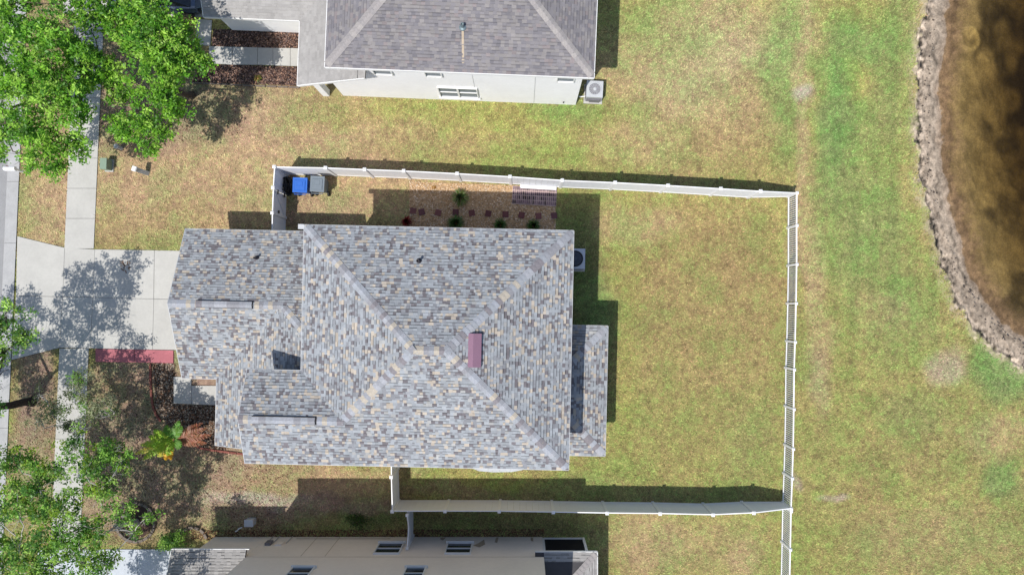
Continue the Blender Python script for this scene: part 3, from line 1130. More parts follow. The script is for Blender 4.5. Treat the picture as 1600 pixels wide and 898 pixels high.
def vent(fr, rf, a, b):
    mb_ = MB()
    mb_.beam((a[0], a[1] - .15, a[2] - .02), (b[0], b[1] - .15, b[2] - .05), .02, .10)
    mb_.beam((a[0], a[1] + .15, a[2] - .01), (b[0], b[1] + .15, b[2] - .05), .028, .12)
    mb_.box((b[0] + .012, b[1], b[2] - .01), (.024, .30, .10))
    o = fr.part(mb_, "ridge_vent", M['black'], rf)
    n = 9
    for k in range(n):
        L = (b[0] - a[0]) / n
        x = a[0] + L * (k + .5)
        cm = MB().add([(x - L / 2, a[1] - .14, a[2] + .045), (x + L / 2, a[1] - .14, a[2] + .03), (x + L / 2, a[1], a[2] + .075), (x - L / 2, a[1], a[2] + .09), (x + L / 2, a[1] + .14, a[2] + .03), (x - L / 2, a[1] + .14, a[2] + .045)],
                      [(0, 1, 2, 3), (3, 2, 4, 5)])
        fr.part(cm, "vent_cap", M['cap_main'], o)


def pipe(fr, rf, uv, z, r, h, mat=None):
    mb_ = MB().lathe([(r * 2.6, -.05), (r * 2.4, .02), (r * 1.15, .07), (r * 1.1, h), (r * .8, h), (r * .8, h - .08)], (uv[0], uv[1], z), 14)
    fr.part(mb_, "vent_pipe", mat or M['pipe'], rf, smooth=False)


def north_house():
    fr = Frame("hip_roof_house", -2.3, -4.0, 14.5, "white stucco two storey house with weathered grey hip roof at the top")
    z1, z2 = 2.7, 5.65
    u0, u1, v0, v1 = -8.57, 2.62, 9.64, 19.6
    wl = MB().prism([(-7.62, 10.17), (2.28, 10.17), (2.28, 19.1), (-7.62, 19.1)], 0, z2 - .06)
    wl.prism([(-9.30, 10.17), (-7.62, 10.17), (-7.62, 13.2), (-9.30, 13.2)], 0, z1 + .25)
    fr.part(wl, "wall", M['stucco_white'])
    gw = MB().prism([(-14.95, 13.2), (-7.63, 13.2), (-7.63, 19.1), (-14.95, 19.1)], 0, z1 - .05)
    fr.part(gw, "garage_wall", M['stucco_white'])
    fr.part(MB().prism([(-10.30, 10.10), (-9.98, 10.10), (-9.98, 10.42), (-10.30, 10.42)], 0, z1 - .02), "porch_column", M['stucco_white'])
    # expansion joints of the stucco
    for u in (-2.6, 0.2):
        fr.part(MB().box((u, 10.166, 2.8), (.02, .012, 5.4)), "stucco_joint", M['fascia'])
    # windows: three small ones above, one twin below
    for x0, x1 in ((582, 612), (663, 690), (870, 898)):
        a, b = (x0 - NX) * (H - 3.9) / F, (x1 - NX) * (H - 3.9) / F
        y = 10.17
        off = .0401 * y
        ua, ub = a - off, b - off
        window(fr, ((ua + ub) / 2, 10.165, 4.12), ub - ua, 1.25, (0, -1), pane=M['blind'], sash=False, sill=False)
    ua, ub = (686 - NX) * (H - 1.3) / F - .41, (747 - NX) * (H - 1.3) / F - .41
    w = window(fr, ((ua + ub) / 2, 10.165, 1.36), ub - ua, 1.45, (0, -1), pane=M['blind'], mull=True)
    fr.part(MB().lathe([(.03, 0), (.035, .10), (.02, .12)], (1.65, 10.12, .45), 8), "hose_bib", M['pipe'])
    r1 = Roof(fr, pick_lightgrey, M['cap_grey'], 13, "lower_roof")
    e = 12.72
    ru = -10.69
    r1.plane([[(-15.12, e), (ru, e), (ru + 3.44, e + 3.44), (-15.12, e + 3.44)]], (0, e), (0, -1), z1, tab=(.15, .20), bands=False)
    r1.plane([[(-15.12, e + 6.88), (-7.64, e + 6.88), (-7.64, e + 3.44), (-15.12, e + 3.44)]], (0, e + 6.88), (0, 1), z1, tab=(.15, .20), bands=False)
    r1.plane([[(ru, 9.75), (-7.63, 9.75), (-7.63, 12.9), (-7.63, e + 3.06), (ru, e)]], (ru, 0), (-1, 0), z1, tab=(.15, .20), bands=False)
    r1.plane([[(-7.61, 9.75), (-7.25, 9.75), (-7.25, 10.16), (-7.61, 10.16)]], (ru, 0), (-1, 0), z1, tab=(.15, .20), bands=False)
    r1.line((-15.12, e + 3.44, z1 + 3.44 * P12), (-8.0, e + 3.44, z1 + 3.44 * P12), Nn, Ns)
    rf = r1.finish()
    fascia(fr, rf, [((-15.12, e - .012, z1), (ru, e - .012, z1)), ((ru - .012, e, z1), (ru - .012, 9.75, z1)), ((ru, 9.738, z1), (-7.25, 9.738, z1 + 3.44 * P12)), ((-15.13, e, z1), (-15.13, e + 3.44, z1 + 3.44 * P12))], M['trim'], w=.035)
    r2 = Roof(fr, pick_grey, M['cap_grey'], 17, "upper_roof")
    hd = (v1 - v0) / 2
    ra, rb, rv, zr = u0 + hd, u1 - hd, (v0 + v1) / 2, z2 + hd * P12
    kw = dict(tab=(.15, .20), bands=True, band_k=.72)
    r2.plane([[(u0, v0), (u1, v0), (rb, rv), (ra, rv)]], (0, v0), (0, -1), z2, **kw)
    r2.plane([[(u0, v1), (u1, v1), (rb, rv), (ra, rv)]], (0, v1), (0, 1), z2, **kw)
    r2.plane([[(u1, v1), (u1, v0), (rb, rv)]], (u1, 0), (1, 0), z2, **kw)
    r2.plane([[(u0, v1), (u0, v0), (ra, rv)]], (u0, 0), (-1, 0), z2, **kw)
    r2.line((u0, v0, z2), (ra, rv, zr), Ns, Nw)
    r2.line((u1, v0, z2), (rb, rv, zr), Ns, Ne)
    r2.line((ra, rv, zr), (rb, rv, zr), Nn, Ns)
    rf = r2.finish()
    fascia(fr, rf, [((u0, v0 - .012, z2), (u1, v0 - .012, z2)), ((u1 + .012, v0, z2), (u1 + .012, v1, z2)), ((u0 - .012, v0, z2), (u0 - .012, v1, z2))], M['trim'], w=.035)
    vu, vv = (723 - NX) * (H - 6.3) / F - .45, 11.25
    pipe(fr, rf, (vu, vv), z2 + (vv - v0) * P12, .06, .32, M['galv'])
    fr.part(MB().beam((vu, vv - .1, z2 + (vv - .1 - v0) * P12 + .022), (vu + .02, v0 + .08, z2 + .03), .09, .004), "rust_streak", M['stain'], rf)


def south_house():
    fr = Frame("beige_stucco_house", 0.0, -6.0, -16.0, "beige stucco two storey house cut by the bottom edge of the picture")
    z1, z2 = 2.7, 5.95
    wv = -11.42
    wl = MB().prism([(-12.63, wv), (1.02, wv), (1.02, -21), (-12.63, -21)], 0, z2 - .06)
    fr.part(wl, "wall", M['stucco_beige'])
    gw = MB().prism([(-15.3, wv - .002), (-12.64, wv - .002), (-12.64, -17.6), (-15.3, -17.6)], 0, z1 - .05)
    fr.part(gw, "garage_wall", M['stucco_beige'])
    for (xa, xb, z, h) in ((588, 628, 1.72, 1.42), (697, 737, 1.72, 1.42)):
        s = (H - 1.7) / F
        a, b = (xa - NX) * s, (xb - NX) * s
        window(fr, ((a + b) / 2, wv + .005, z), b - a, h, (0, 1))
    for (xa, xb) in ((452, 488), (632, 664)):
        s = (H - 4.5) / F
        a, b = (xa - NX) * s, (xb - NX) * s
        window(fr, ((a + b) / 2, wv + .005, 4.75), b - a, 1.3, (0, 1))
    # meter box, conduits, stucco joints and patched stains
    s = 33 / F
    fr.part(MB().box(((421 - NX) * s, wv + .06, 1.05), (.28, .13, .42)), "meter_box", M['ac_grey'])
    fr.part(MB().box(((438 - NX) * s, wv + .04, 1.1), (.32, .09, .40)), "meter_box", M['stucco_beige'])
    for x in (416, 426, 447):
        fr.part(MB().tube([((x - NX) * s, wv + .03, .05), ((x - NX) * s, wv + .03, 1.0)], .022, 8), "conduit", M['fascia'])
    fr.part(MB().tube([((456 - NX) * s, wv + .03, .35), ((606 - NX) * s, wv + .03, .35)], .016, 6), "conduit", M['stucco_tan'])
    for x in (487, 523):
        fr.part(MB().box(((x - NX) * s, wv + .003, 1.35), (.02, .012, 2.6)), "stucco_joint", M['stucco_tan'])
    fr.part(MB().box((-5.8, wv + .003, 2.75), (13.4, .012, .02)), "stucco_joint", M['stucco_tan'])
    st = [[(752, 1.5), (760, 1.1), (757, .4), (750, .9), (742, 1.25)], [(775, .1), (779, .1), (778, .9), (774, .8)], [(829, .1), (833, .1), (833, .7), (829, .6)], [(688, .1), (697, .1), (694, .55), (690, .4)]]
    for pl in st:
        pts = [((x - NX) / 31.35, wv + .006, z) for x, z in pl]
        fr.part(MB().add(pts, [tuple(range(len(pts)))]), "stucco_patch", M['stain'])
    r1 = Roof(fr, pick_lightgrey, M['cap_grey'], 23, "lower_roof")
    e = -11.10
    r1.plane([[(-16.06, e), (-12.64, e), (-12.64, -14.4), (-16.06, -14.4)]], (0, e), (0, 1), z1, tab=(.15, .20))
    r1.plane([[(-16.06, -17.7), (-12.64, -17.7), (-12.64, -14.4), (-16.06, -14.4)]], (0, -17.7), (0, -1), z1, tab=(.15, .20))
    rf = r1.finish()
    zr = z1 + 3.3 * P12
    fascia(fr, rf, [((-16.06, e + .012, z1), (-12.5, e + .012, z1)), ((-16.075, e, z1), (-16.075, -14.4, zr))], M['trim'], w=.035)
    r2 = Roof(fr, pick_lightgrey, M['cap_grey'], 25, "upper_roof")
    u0, u1, v1, v0 = -12.95, 1.34, -11.12, -21.3
    hd = (v1 - v0) / 2
    rv = (v0 + v1) / 2
    kw = dict(tab=(.15, .20))
    r2.plane([[(u0, v1), (u1, v1), (u1 - hd, rv), (u0 + hd, rv)]], (0, v1), (0, 1), z2, **kw)
    r2.plane([[(u0, v0), (u1, v0), (u1 - hd, rv), (u0 + hd, rv)]], (0, v0), (0, -1), z2, **kw)
    r2.plane([[(u1, v1), (u1, v0), (u1 - hd, rv)]], (u1, 0), (1, 0), z2, **kw)
    r2.plane([[(u0, v1), (u0, v0), (u0 + hd, rv)]], (u0, 0), (-1, 0), z2, **kw)
    rf = r2.finish()
    fascia(fr, rf, [((u0, v1 + .012, z2), (u1, v1 + .012, z2)), ((u1 + .012, v1, z2), (u1 + .012, v0, z2))], M['trim'])
    # screened lanai at the back
    r3 = Roof(fr, pick_lightgrey, M['cap_grey'], 27, "lanai_roof")
    a, e2 = 3.47, -11.22
    p = .25
    r3.plane([[(.62, e2), (a, e2), (1.03, e2 - 2.44), (1.03, -11.62), (.62, -11.62)]], (0, e2), (0, 1), z1, p, tab=(.15, .20))
    r3.plane([[(a, e2), (a, -20), (1.03, -20), (1.03, e2 - 2.44)]], (a, 0), (1, 0), z1, p, tab=(.15, .20))
    r3.line((a, e2, z1), (1.1, e2 - 2.37, z1 + 2.37 * p), nrm(0, 1, p), nrm(1, 0, p), width=.15)
    rf = r3.finish()
    fascia(fr, rf, [((.62, e2 + .012, z1), (a, e2 + .012, z1)), ((a + .012, e2, z1), (a + .012, -20, z1))], M['trim'], w=.035)
    lv = -11.50
    lu = 3.12
    for mbx, nm in ((MB().box(((1.02 + lu) / 2, lv, .06), (lu - 1.02, .10, .12)), "screen_rail"), (MB().box((lu - .05, lv, 1.3), (.12, .12, 2.6)), "screen_post"), (MB().box((1.08, lv, 1.3), (.10, .10, 2.36)), "screen_post"),
                    (MB().box((lu - .05, lv - 2.5, .06), (.10, 4.8, .12)), "screen_rail")):
        fr.part(mbx, nm, M['trim'])
    fr.part(MB().box(((1.02 + lu) / 2, lv - .01, 1.3), (lu - 1.1, .01, 2.4)), "screen_panel", M['screen'])
    fr.part(MB().box((lu - .06, lv - 2.5, 1.3), (.01, 4.9, 2.4)), "screen_panel", M['screen'])
    fr.part(MB().prism([(1.04, lv - .06), (lu - .12, lv - .06), (lu - .12, -16), (1.04, -16)], 0, .05), "lanai_floor", M['concrete'])


main_house()
north_house()
south_house()


# ------------------------------------------------------------------ fences
def panel_fence(name, label, posts, zs, post_w=.127, group=None, cap_first=True, skip_last_post=False, skip_first=False):
    """posts: ground points; zs: rail height at every post; solid vinyl panels between"""
    root = empty(name, (posts[0][0], posts[0][1], 0), 0, label, "fence", group)
    og = (posts[0][0], posts[0][1], 0)
    for i, (p, z) in enumerate(zip(posts, zs)):
        if (skip_last_post and i == len(posts) - 1) or (skip_first and i == 0):
            continue
        po = MB().box((p[0], p[1], z / 2 + .02), (post_w, post_w, z + .04)).build("post", M['vinyl'], root, og)
        c = MB()
        c.box((p[0], p[1], z + .055), (post_w + .03, post_w + .03, .03))
        c.box((p[0], p[1], z + .09), (post_w + .02, post_w + .02, .04), taper=.25)
        c.build("post_cap", M['vinyl'], po, og)
    for i in range(len(posts) - 1):
        a, b = Vector((*posts[i], 0)), Vector((*posts[i + 1], 0))
        d = (b - a).normalized()
        s = Vector((-d.y, d.x, 0))
        a2, b2 = a + d * (post_w / 2), b - d * (post_w / 2)
        za, zb = zs[i], zs[i + 1]
        n = max(2, round((b2 - a2).length / .29))
        pm = MB()
        for k in range(n):                # tongue and groove boards of one panel
            f0, f1 = k / n, (k + 1) / n
            q0, q1 = a2.lerp(b2, f0) + d * .003, a2.lerp(b2, f1) - d * .003
            h0, h1 = za + (zb - za) * f0 - .06, za + (zb - za) * f1 - .06
            vs_ = []
            for sg in (-.011, .011):
                vs_ += [tuple(q0 + s * sg + Vector((0, 0, .10))), tuple(q1 + s * sg + Vector((0, 0, .10))), tuple(q1 + s * sg + Vector((0, 0, h1))), tuple(q0 + s * sg + Vector((0, 0, h0)))]
            pm.add(vs_, [(0, 1, 2, 3), (7, 6, 5, 4), (0, 3, 7, 4), (1, 5, 6, 2), (3, 2, 6, 7), (0, 4, 5, 1)])
        pm.build("panel", M['vinyl_panel'], root, og)
        MB().beam(tuple(a2 + Vector((0, 0, za - .07))), tuple(b2 + Vector((0, 0, zb - .07))), .045, .14).build("top_rail", M['vinyl'], root, og)
        MB().beam(tuple(a2 + Vector((0, 0, .12))), tuple(b2 + Vector((0, 0, .12))), .045, .14).build("bottom_rail", M['vinyl'], root, og)
    return root


FH = 1.83


def posts_px(lst, z):
    return [W(x, y, z)[:2] for x, y in lst]


n_px = [(429, 261), (509, 262.5), (570, 265), (631, 267.3), (714.5, 271.5), (797, 276.3), (878.5, 282), (961, 285.5), (1043.5, 290), (1125.8, 295), (1188, 299)]
NP = posts_px(n_px, FH)
EH = 1.17
e_px = [(1245.3, 301.5), (1245, 352.3), (1245, 413), (1244, 474), (1242.5, 534.4), (1241, 577.3), (1240.5, 639), (1239.5, 701), (1238, 747), (1236.3, 794), (1235, 858), (1233.6, 922)]
EP = posts_px(e_px, EH)
panel_fence("privacy_fence", "long solid white vinyl fence on the north side of the back yard", NP + [EP[0]], [FH] * 11 + [EH], skip_last_post=True)
s_px = [(613, 798), (695.4, 797.8), (780, 798), (864.5, 799.3), (948.4, 800.8), (1031.2, 801.6), (1113.8, 803.5), (1177.4, 800.5)]
SP = posts_px(s_px, FH)
panel_fence("privacy_fence", "long solid white vinyl fence on the south side of the back yard", SP + [EP[9]], [FH] * 8 + [EH], skip_last_post=True)
sw_top = posts_px([(611.5, 744.5)], FH)[0]
panel_fence("privacy_fence", "short white vinyl fence piece from the south fence corner up to the house", [SP[0], sw_top, (sw_top[0] - .01, -6.15)], [FH] * 3, skip_first=True, skip_last_post=True)
gp = posts_px([(427, 293.5), (425.5, 332.6)], FH)
panel_fence("privacy_fence", "short white vinyl fence piece beside the trash carts", [NP[0], gp[0]], [FH] * 2, skip_first=True)


def gate():
    a, b = Vector((*gp[0], 0)), Vector((*gp[1], 0))
    og = (a.x, a.y, 0)
    root = empty("fence_gate", og, 0, "white vinyl gate with a diagonal brace beside the garage", "gate")
    d = (b - a).normalized()
    MB().box((b.x, b.y, FH / 2 + .02), (.127, .127, FH + .04)).build("post", M['vinyl'], root, og)
    MB().box((b.x, b.y, FH + .06), (.16, .16, .05), taper=.5).build("post_cap", M['vinyl'], root, og)
    a2, b2 = a + d * .09, b - d * .09
    pm = MB()
    n = 4
    for k in range(n):
        q0, q1 = a2.lerp(b2, k / n) + d * .003, a2.lerp(b2, (k + 1) / n) - d * .003
        pm.beam(tuple(q0 + Vector((0, 0, .92))), tuple(q1 + Vector((0, 0, .92))), .022, 1.62)
    pm.build("panel", M['vinyl_panel'], root, og)
    MB().beam(tuple(a2 + Vector((0, 0, FH - .08))), tuple(b2 + Vector((0, 0, FH - .08))), .05, .14).build("top_rail", M['vinyl'], root, og)
    MB().beam(tuple(a2 + Vector((0, 0, .14))), tuple(b2 + Vector((0, 0, .14))), .05, .14).build("bottom_rail", M['vinyl'], root, og)
    e = Vector((.035, 0, 0))
    MB().beam(tuple(a2 + e + Vector((0, 0, FH - .2))), tuple(b2 + e + Vector((0, 0, .25))), .03, .05).build("brace", M['vinyl'], root, og)
    for z in (.5, 1.4):
        MB().box((a.x + .07, a.y - .12, z), (.03, .22, .10)).build("hinge", M['black'], root, og)
    MB().box((b.x + .07, b.y + .14, 1.15), (.04, .14, .10)).build("latch", M['black'], root, og)


gate()
panel_fence("privacy_fence", "white vinyl fence piece between the gate and the garage wall", [gp[1], (gp[1][0] - .02, 3.05)], [FH] * 2, skip_first=True, skip_last_post=True)


def picket_fence(name, label, posts, z):
    og = (posts[0][0], posts[0][1], 0)
    root = empty(name, og, 0, label, "fence")
    pw = .11
    pk = None
    for i, p in enumerate(posts):
        po = MB().box((p[0], p[1], z / 2 + .02), (pw, pw, z + .06)).build("post", M['vinyl'], root, og)
        MB().box((p[0], p[1], z + .075), (pw + .03, pw + .03, .05), taper=.45).build("post_cap", M['vinyl'], po, og)
    for i in range(len(posts) - 1):
        a, b = Vector((*posts[i], 0)), Vector((*posts[i + 1], 0))
        d = (b - a).normalized()
        a2, b2 = a + d * pw / 2, b - d * pw / 2
        MB().beam(tuple(a2 + Vector((0, 0, z - .04))), tuple(b2 + Vector((0, 0, z - .04))), .05, .07).build("top_rail", M['vinyl'], root, og)
        MB().beam(tuple(a2 + Vector((0, 0, .13))), tuple(b2 + Vector((0, 0, .13))), .05, .07).build("bottom_rail", M['vinyl'], root, og)
        L = (b2 - a2).length
        n = int(L / .098)
        if pk is None:
            pk = MB().box((0, 0, z / 2 + .04), (.022, .036, z - .24)).mesh("picket", M['vinyl'])
        for k in range(1, n):
            q = a2.lerp(b2, k / n)
            link("picket", pk, root, (q.x - og[0], q.y - og[1], 0), (0, 0, math.atan2(d.y, d.x) - math.pi / 2))


picket_fence("picket_fence", "low white picket fence across the east end of the back yard", EP[:10], EH)
picket_fence("picket_fence", "low white picket fence running on south past the yard corner", [(EP[9][0] - .005, EP[9][1] - .13), EP[10], EP[11]], EH)


def arched_gate():
    x, y0, y1 = (636.5 - NX) * (H - 1.8) / F, SP[0][1] - .12, -11.39
    og = (x, y0, 0)
    root = empty("fence_gate", og, 0, "narrow white vinyl gate with swooping top between fence and beige wall", "gate")
    for y in (y0 - .06, y1 + .06):
        po = MB().box((x, y, .95), (.11, .11, 1.9)).build("post", M['vinyl'], root, og)
        MB().box((x, y, 1.93), (.14, .14, .05), taper=.5).build("post_cap", M['vinyl'], po, og)
    n = 10
    prev = None
    rail = []
    for k in range(n + 1):
        f = k / n
        y = y0 - .12 + (y1 + .12 - (y0 - .12)) * f
        z = 1.80 - .35 * math.sin(math.pi * f) ** 1.4
        rail.append((x, y, z))
    pm = MB()
    for a, b in zip(rail[:-1], rail[1:]):
        vs_ = []
        for sx in (-.011, .011):
            vs_ += [(x + sx, a[1] - .002, .1), (x + sx, b[1] + .002, .1), (x + sx, b[1] + .002, b[2]), (x + sx, a[1] - .002, a[2])]
        pm.add(vs_, [(0, 1, 2, 3), (7, 6, 5, 4), (0, 3, 7, 4), (1, 5, 6, 2), (3, 2, 6, 7), (0, 4, 5, 1)])
    pm.build("panel", M['vinyl_panel'], root, og)
    MB().tube(rail, .035, 6).build("top_rail", M['vinyl'], root, og)


arched_gate()


# ------------------------------------------------------------------ small things around the houses
def cart(name, label, px, py, zt, mat, w=.62, d=.74, h=1.02, rz=0.0):
    x, y, _ = W(px, py, zt)
    root = empty(name, (x, y, 0), rz, label, "trash cart", "carts by the gate")
    b = MB()
    lo, hi = .40, .5
    vs_ = []
    for z, k in ((.06, .76), (h - .06, .96), (h - .06, 1.0), (h, 1.0)):
        for sx, sy in ((-1, -1), (1, -1), (1, 1), (-1, 1)):
            vs_.append((sx * w / 2 * k, sy * d / 2 * k, z))
    fs_ = [(3, 2, 1, 0)]
    for i in range(3):
        for k in range(4):
            fs_.append((i * 4 + k, i * 4 + (k + 1) % 4, i * 4 + 4 + (k + 1) % 4, i * 4 + 4 + k))
    fs_.append((12, 13, 14, 15))
    b.add(vs_, fs_)
    b.build("body", mat, root)
    l = MB()
    l.box((0, .01, h + .02), (w + .04, d + .02, .04))
    l.box((0, .02, h + .055), (w * .82, d * .74, .035), taper=.9)
    l.box((0, -.06, h + .08), (w * .45, d * .30, .016), taper=.9)
    l.build("lid", mat, root)
    MB().tube([(-w * .42, d / 2 + .02, h - .04), (-w * .42, d / 2 + .10, h + .0), (w * .42, d / 2 + .10, h + .0), (w * .42, d / 2 + .02, h - .04)], .018, 8).build("handle", mat, root)
    for s in (-1, 1):
        m = MB()
        m.tube([(s * (w / 2 - .06), d / 2 - .06, .13), (s * (w / 2 + .02), d / 2 - .06, .13)], .13, 16)
        m.build("wheel", M['rubber'], root)
    return root


cart("recycling_cart", "bright blue wheeled recycling cart beside the fence gate", 468, 288.5, 1.1, M['bin_blue'], .66, .70, 1.0, math.radians(178))
cart("trash_cart", "grey wheeled trash cart standing next to the blue cart", 495.5, 287, 1.1, M['bin_grey'], .64, .74, 1.04, math.radians(177))


def hose_pile():
    x, y, _ = W(449, 291, .4)
    root = empty("garden_hose", (x, y, 0), 0, "tangled black hose heaped between the fence gate and blue cart", "hose")
    m = MB()
    r2 = random.Random(5)
    pts = []
    for k in range(170):
        a = k * .42
        rr = .19 + .09 * math.sin(k * .37) + .03 * r2.random()
        pts.append((rr * math.cos(a) * .8 + .06 * math.sin(k * .11), rr * math.sin(a) * 1.5, .03 + k * .0042 + .03 * r2.random()))
    m.tube(pts, .026, 6)
    m.build("coil", M['rubber'], root, smooth=True)
    MB().lathe([(.16, 0), (.16, .03), (.05, .06), (.05, .62), (.15, .66), (.15, .69)], (0, 0, 0), 16).build("reel", M['black'], root)
    MB().box((-.14, .35, .25), (.26, .16, .5)).build("crate", M['black'], root)


hose_pile()


def condenser(name, label, cx, cy, s, h, rz, mat, fan, pad=True, skirt=None):
    root = empty(name, (cx, cy, 0), rz, label, "air conditioner")
    if pad:
        MB().box((0, -.02, .04), (s + .12, s + .14, .08)).build("pad", M['concrete'], root)
    m = MB()
    m.box((0, 0, .08 + h / 2), (s, s, h))
    m.build("cabinet", mat, root)
    for k in range(7):
        z = .16 + k * (h - .16) / 7
        lm = MB()
        for sx, sy, a, b in ((0, -1, s * .92, .012), (0, 1, s * .92, .012), (1, 0, .012, s * .92), (-1, 0, .012, s * .92)):
            lm.box((sx * (s / 2 + .006), sy * (s / 2 + .006), z), (a, b, .045))
        lm.build("louvre", M['ac_grey'], root)
    zt = .08 + h
    R0 = s * .40
    rim = MB()
    n = 32
    vs_ = []
    for k in range(n):
        a = 2 * math.pi * k / n
        for rr, z in ((R0, zt + .004), (R0, zt + .035), (R0 * .86, zt + .035), (R0 * .86, zt + .004)):
            vs_.append((rr * math.cos(a), rr * math.sin(a), z))
    fs_ = []
    for k in range(n):
        for j in range(3):
            fs_.append((k * 4 + j, ((k + 1) % n) * 4 + j, ((k + 1) % n) * 4 + j + 1, k * 4 + j + 1))
    rim.add(vs_, fs_)
    rim.build("fan_rim", fan[0], root)
    MB().lathe([(R0 * .86, zt + .004), (R0 * .86, zt + .012)], (0, 0, 0), 32).build("fan_well", fan[1], root)
    g = MB()
    for k in range(3):
        rr = R0 * (.30 + .2 * k)
        g.tube([(rr * math.cos(2 * math.pi * q / 24), rr * math.sin(2 * math.pi * q / 24), zt + .03) for q in range(25)], .007, 5, cap=False)
    for k in range(8):
        a = math.pi * k / 8
        g.tube([(-R0 * .86 * math.cos(a), -R0 * .86 * math.sin(a), zt + .026), (R0 * .86 * math.cos(a), R0 * .86 * math.sin(a), zt + .026)], .006, 5)
    g.build("fan_guard", fan[2], root)
    MB().lathe([(R0 * .24, zt + .012), (R0 * .24, zt + .045), (R0 * .18, zt + .055)], (0, 0, 0), 16).build("fan_hub", fan[2], root)
    if skirt:
        MB().box((.05, -s / 2 - .03, .3), (s * .62, .03, .4)).build("service_panel", skirt, root)
    MB().tube([(-s / 2, -.2, .3), (-s / 2 - .18, -.24, .28), (-s / 2 - .32, -.25, .3)], .03, 8).build("refrigerant_line", M['trim'], root)
    return root


condenser("air_conditioner", "pale square air conditioner with dark round fan beside the main house", W(898.5, 404, .85)[0], W(898.5, 404, .85)[1], .98, .76, math.radians(-1), M['ac_blue'], (M['black'], M['ac_fan'], M['ac_fan']))
condenser("air_conditioner", "white square air conditioner at the corner of the white house", W(929.5, 139, .85)[0], W(929.5, 139, .85)[1], .80, .74, math.radians(-3), M['ac_white'], (M['ac_white'], M['ac_grey'], M['ac_white']), skirt=M['ac_grey'])

# utility boxes in the front lawn
x, y, _ = W(161.5, 255.5, .55)
rt = empty("utility_box", (x, y, 0), math.radians(-2), "pale green utility box beside the sidewalk", "utility box")
MB().box((0, 0, .04), (.42, .62, .08)).build("base", M['concrete'], rt)
MB().box((0, 0, .30), (.30, .52, .46)).build("cabinet", M['box_green'], rt)
MB().box((0, 0, .55), (.34, .56, .04), taper=.94).build("lid", M['box_green'], rt)
x, y, _ = W(209.5, 263.5, .85)
rt = empty("cable_pedestal", (x, y, 0), math.radians(-18), "slender light grey cable pedestal leaning on the dry front lawn", "pedestal")
lean = Matrix.Rotation(math.radians(-14), 3, 'Y')
MB().box((.10, 0, .42), (.20, .22, .86), rot=lean).build("column", M['box_grey'], rt)
MB().box((.0, 0, .86), (.24, .26, .06), rot=lean, taper=.85).build("cap", M['vinyl'], rt)
x, y, _ = W(181, 228.5, .5)
rt = empty("service_marker", (x, y, 0), 0, "small white capped stub standing near the tree shade", "marker post")
MB().lathe([(.09, 0), (.09, .42), (.12, .44), (.12, .50), (.06, .56)], (0, 0, 0), 16).build("stub", M['box_grey'], rt)
x, y, _ = W(388, 817.5, .5)
rt = empty("utility_box", (x, y, 0), 0, "bluish utility box in the shade near the beige wall", "utility box")
MB().box((0, 0, .22), (.40, .30, .44)).build("cabinet", M['ac_blue'], rt)
MB().box((0, 0, .46), (.46, .36, .04), taper=.94).build("lid", M['ac_blue'], rt)
x, y, _ = W(372, 827, .1)
o = MB().tube([(x - .15, y - .1, .05), (x - .05, y - .05, .12), (x + .05, y + .06, .10), (x + .18, y + .10, .05)], .03, 8).build("drain_pipe", M['vinyl'], None, (x, y, 0), place=True)
tag(o, "short bent white pipe lying by the foot of the beige wall", "pipe")

# mailbox at the kerb
x, y, _ = W(15.5, 263.5, 1.1)
rt = empty("mailbox", (x, y, 0), 0, "white mailbox on a post at the kerb under the big tree", "mailbox")
MB().box((.12, 0, .5), (.10, .10, 1.0)).build("post", M['vinyl'], rt)
mb = MB()
arc = [(-.10, 0), (-.10, .10), (-.07, .17), (0, .20), (.07, .17), (.10, .10), (.10, 0)]
vs_ = [(-.28, a, 1.0 + b) for a, b in arc] + [(.26, a, 1.0 + b) for a, b in arc]
n = len(arc)
mb.add(vs_, [tuple(range(n)), tuple(range(2 * n - 1, n - 1, -1))] + [(i, n + i, n + (i + 1) % n, (i + 1) % n) for i in range(n)])
mb.build("box", M['vinyl'], rt)
MB().box((-.1, .115, 1.14), (.03, .02, .14)).build("flag", M['lamp_red'], rt)

# stepping stones across the gravel
ordn = ["westernmost", "second", "third", "fourth", "fifth", "sixth", "seventh", "eighth", "ninth", "easternmost"]
st_px = [(645.6, 329.5), (659, 331.3), (684.8, 332.4), (712, 331.7), (737.4, 333), (763, 333.7), (790, 335), (815, 336.2), (841.4, 337.5), (865.6, 336.8)]
sme = MB()
for a, b, c in ((-.15, -.15, .3),):
    sme.box((0, 0, .035), (.31, .31, .07), taper=.95)
sme = sme.mesh("stepping_stone", M['brick_red'])
for (a, b), w in zip(st_px, ordn):
    gx_, gy_ = G(a, b)
    o = link("stepping_stone", sme, None, (gx_, gy_, .0), (0, 0, R.uniform(-.25, .25)))
    lb = f"{w} square red paver of the stepping path over the gravel" if w in ("westernmost", "easternmost") else f"{w} square red paver from the west in the gravel stepping path"
    tag(o, lb, "stepping stone", "stepping stones in the gravel")


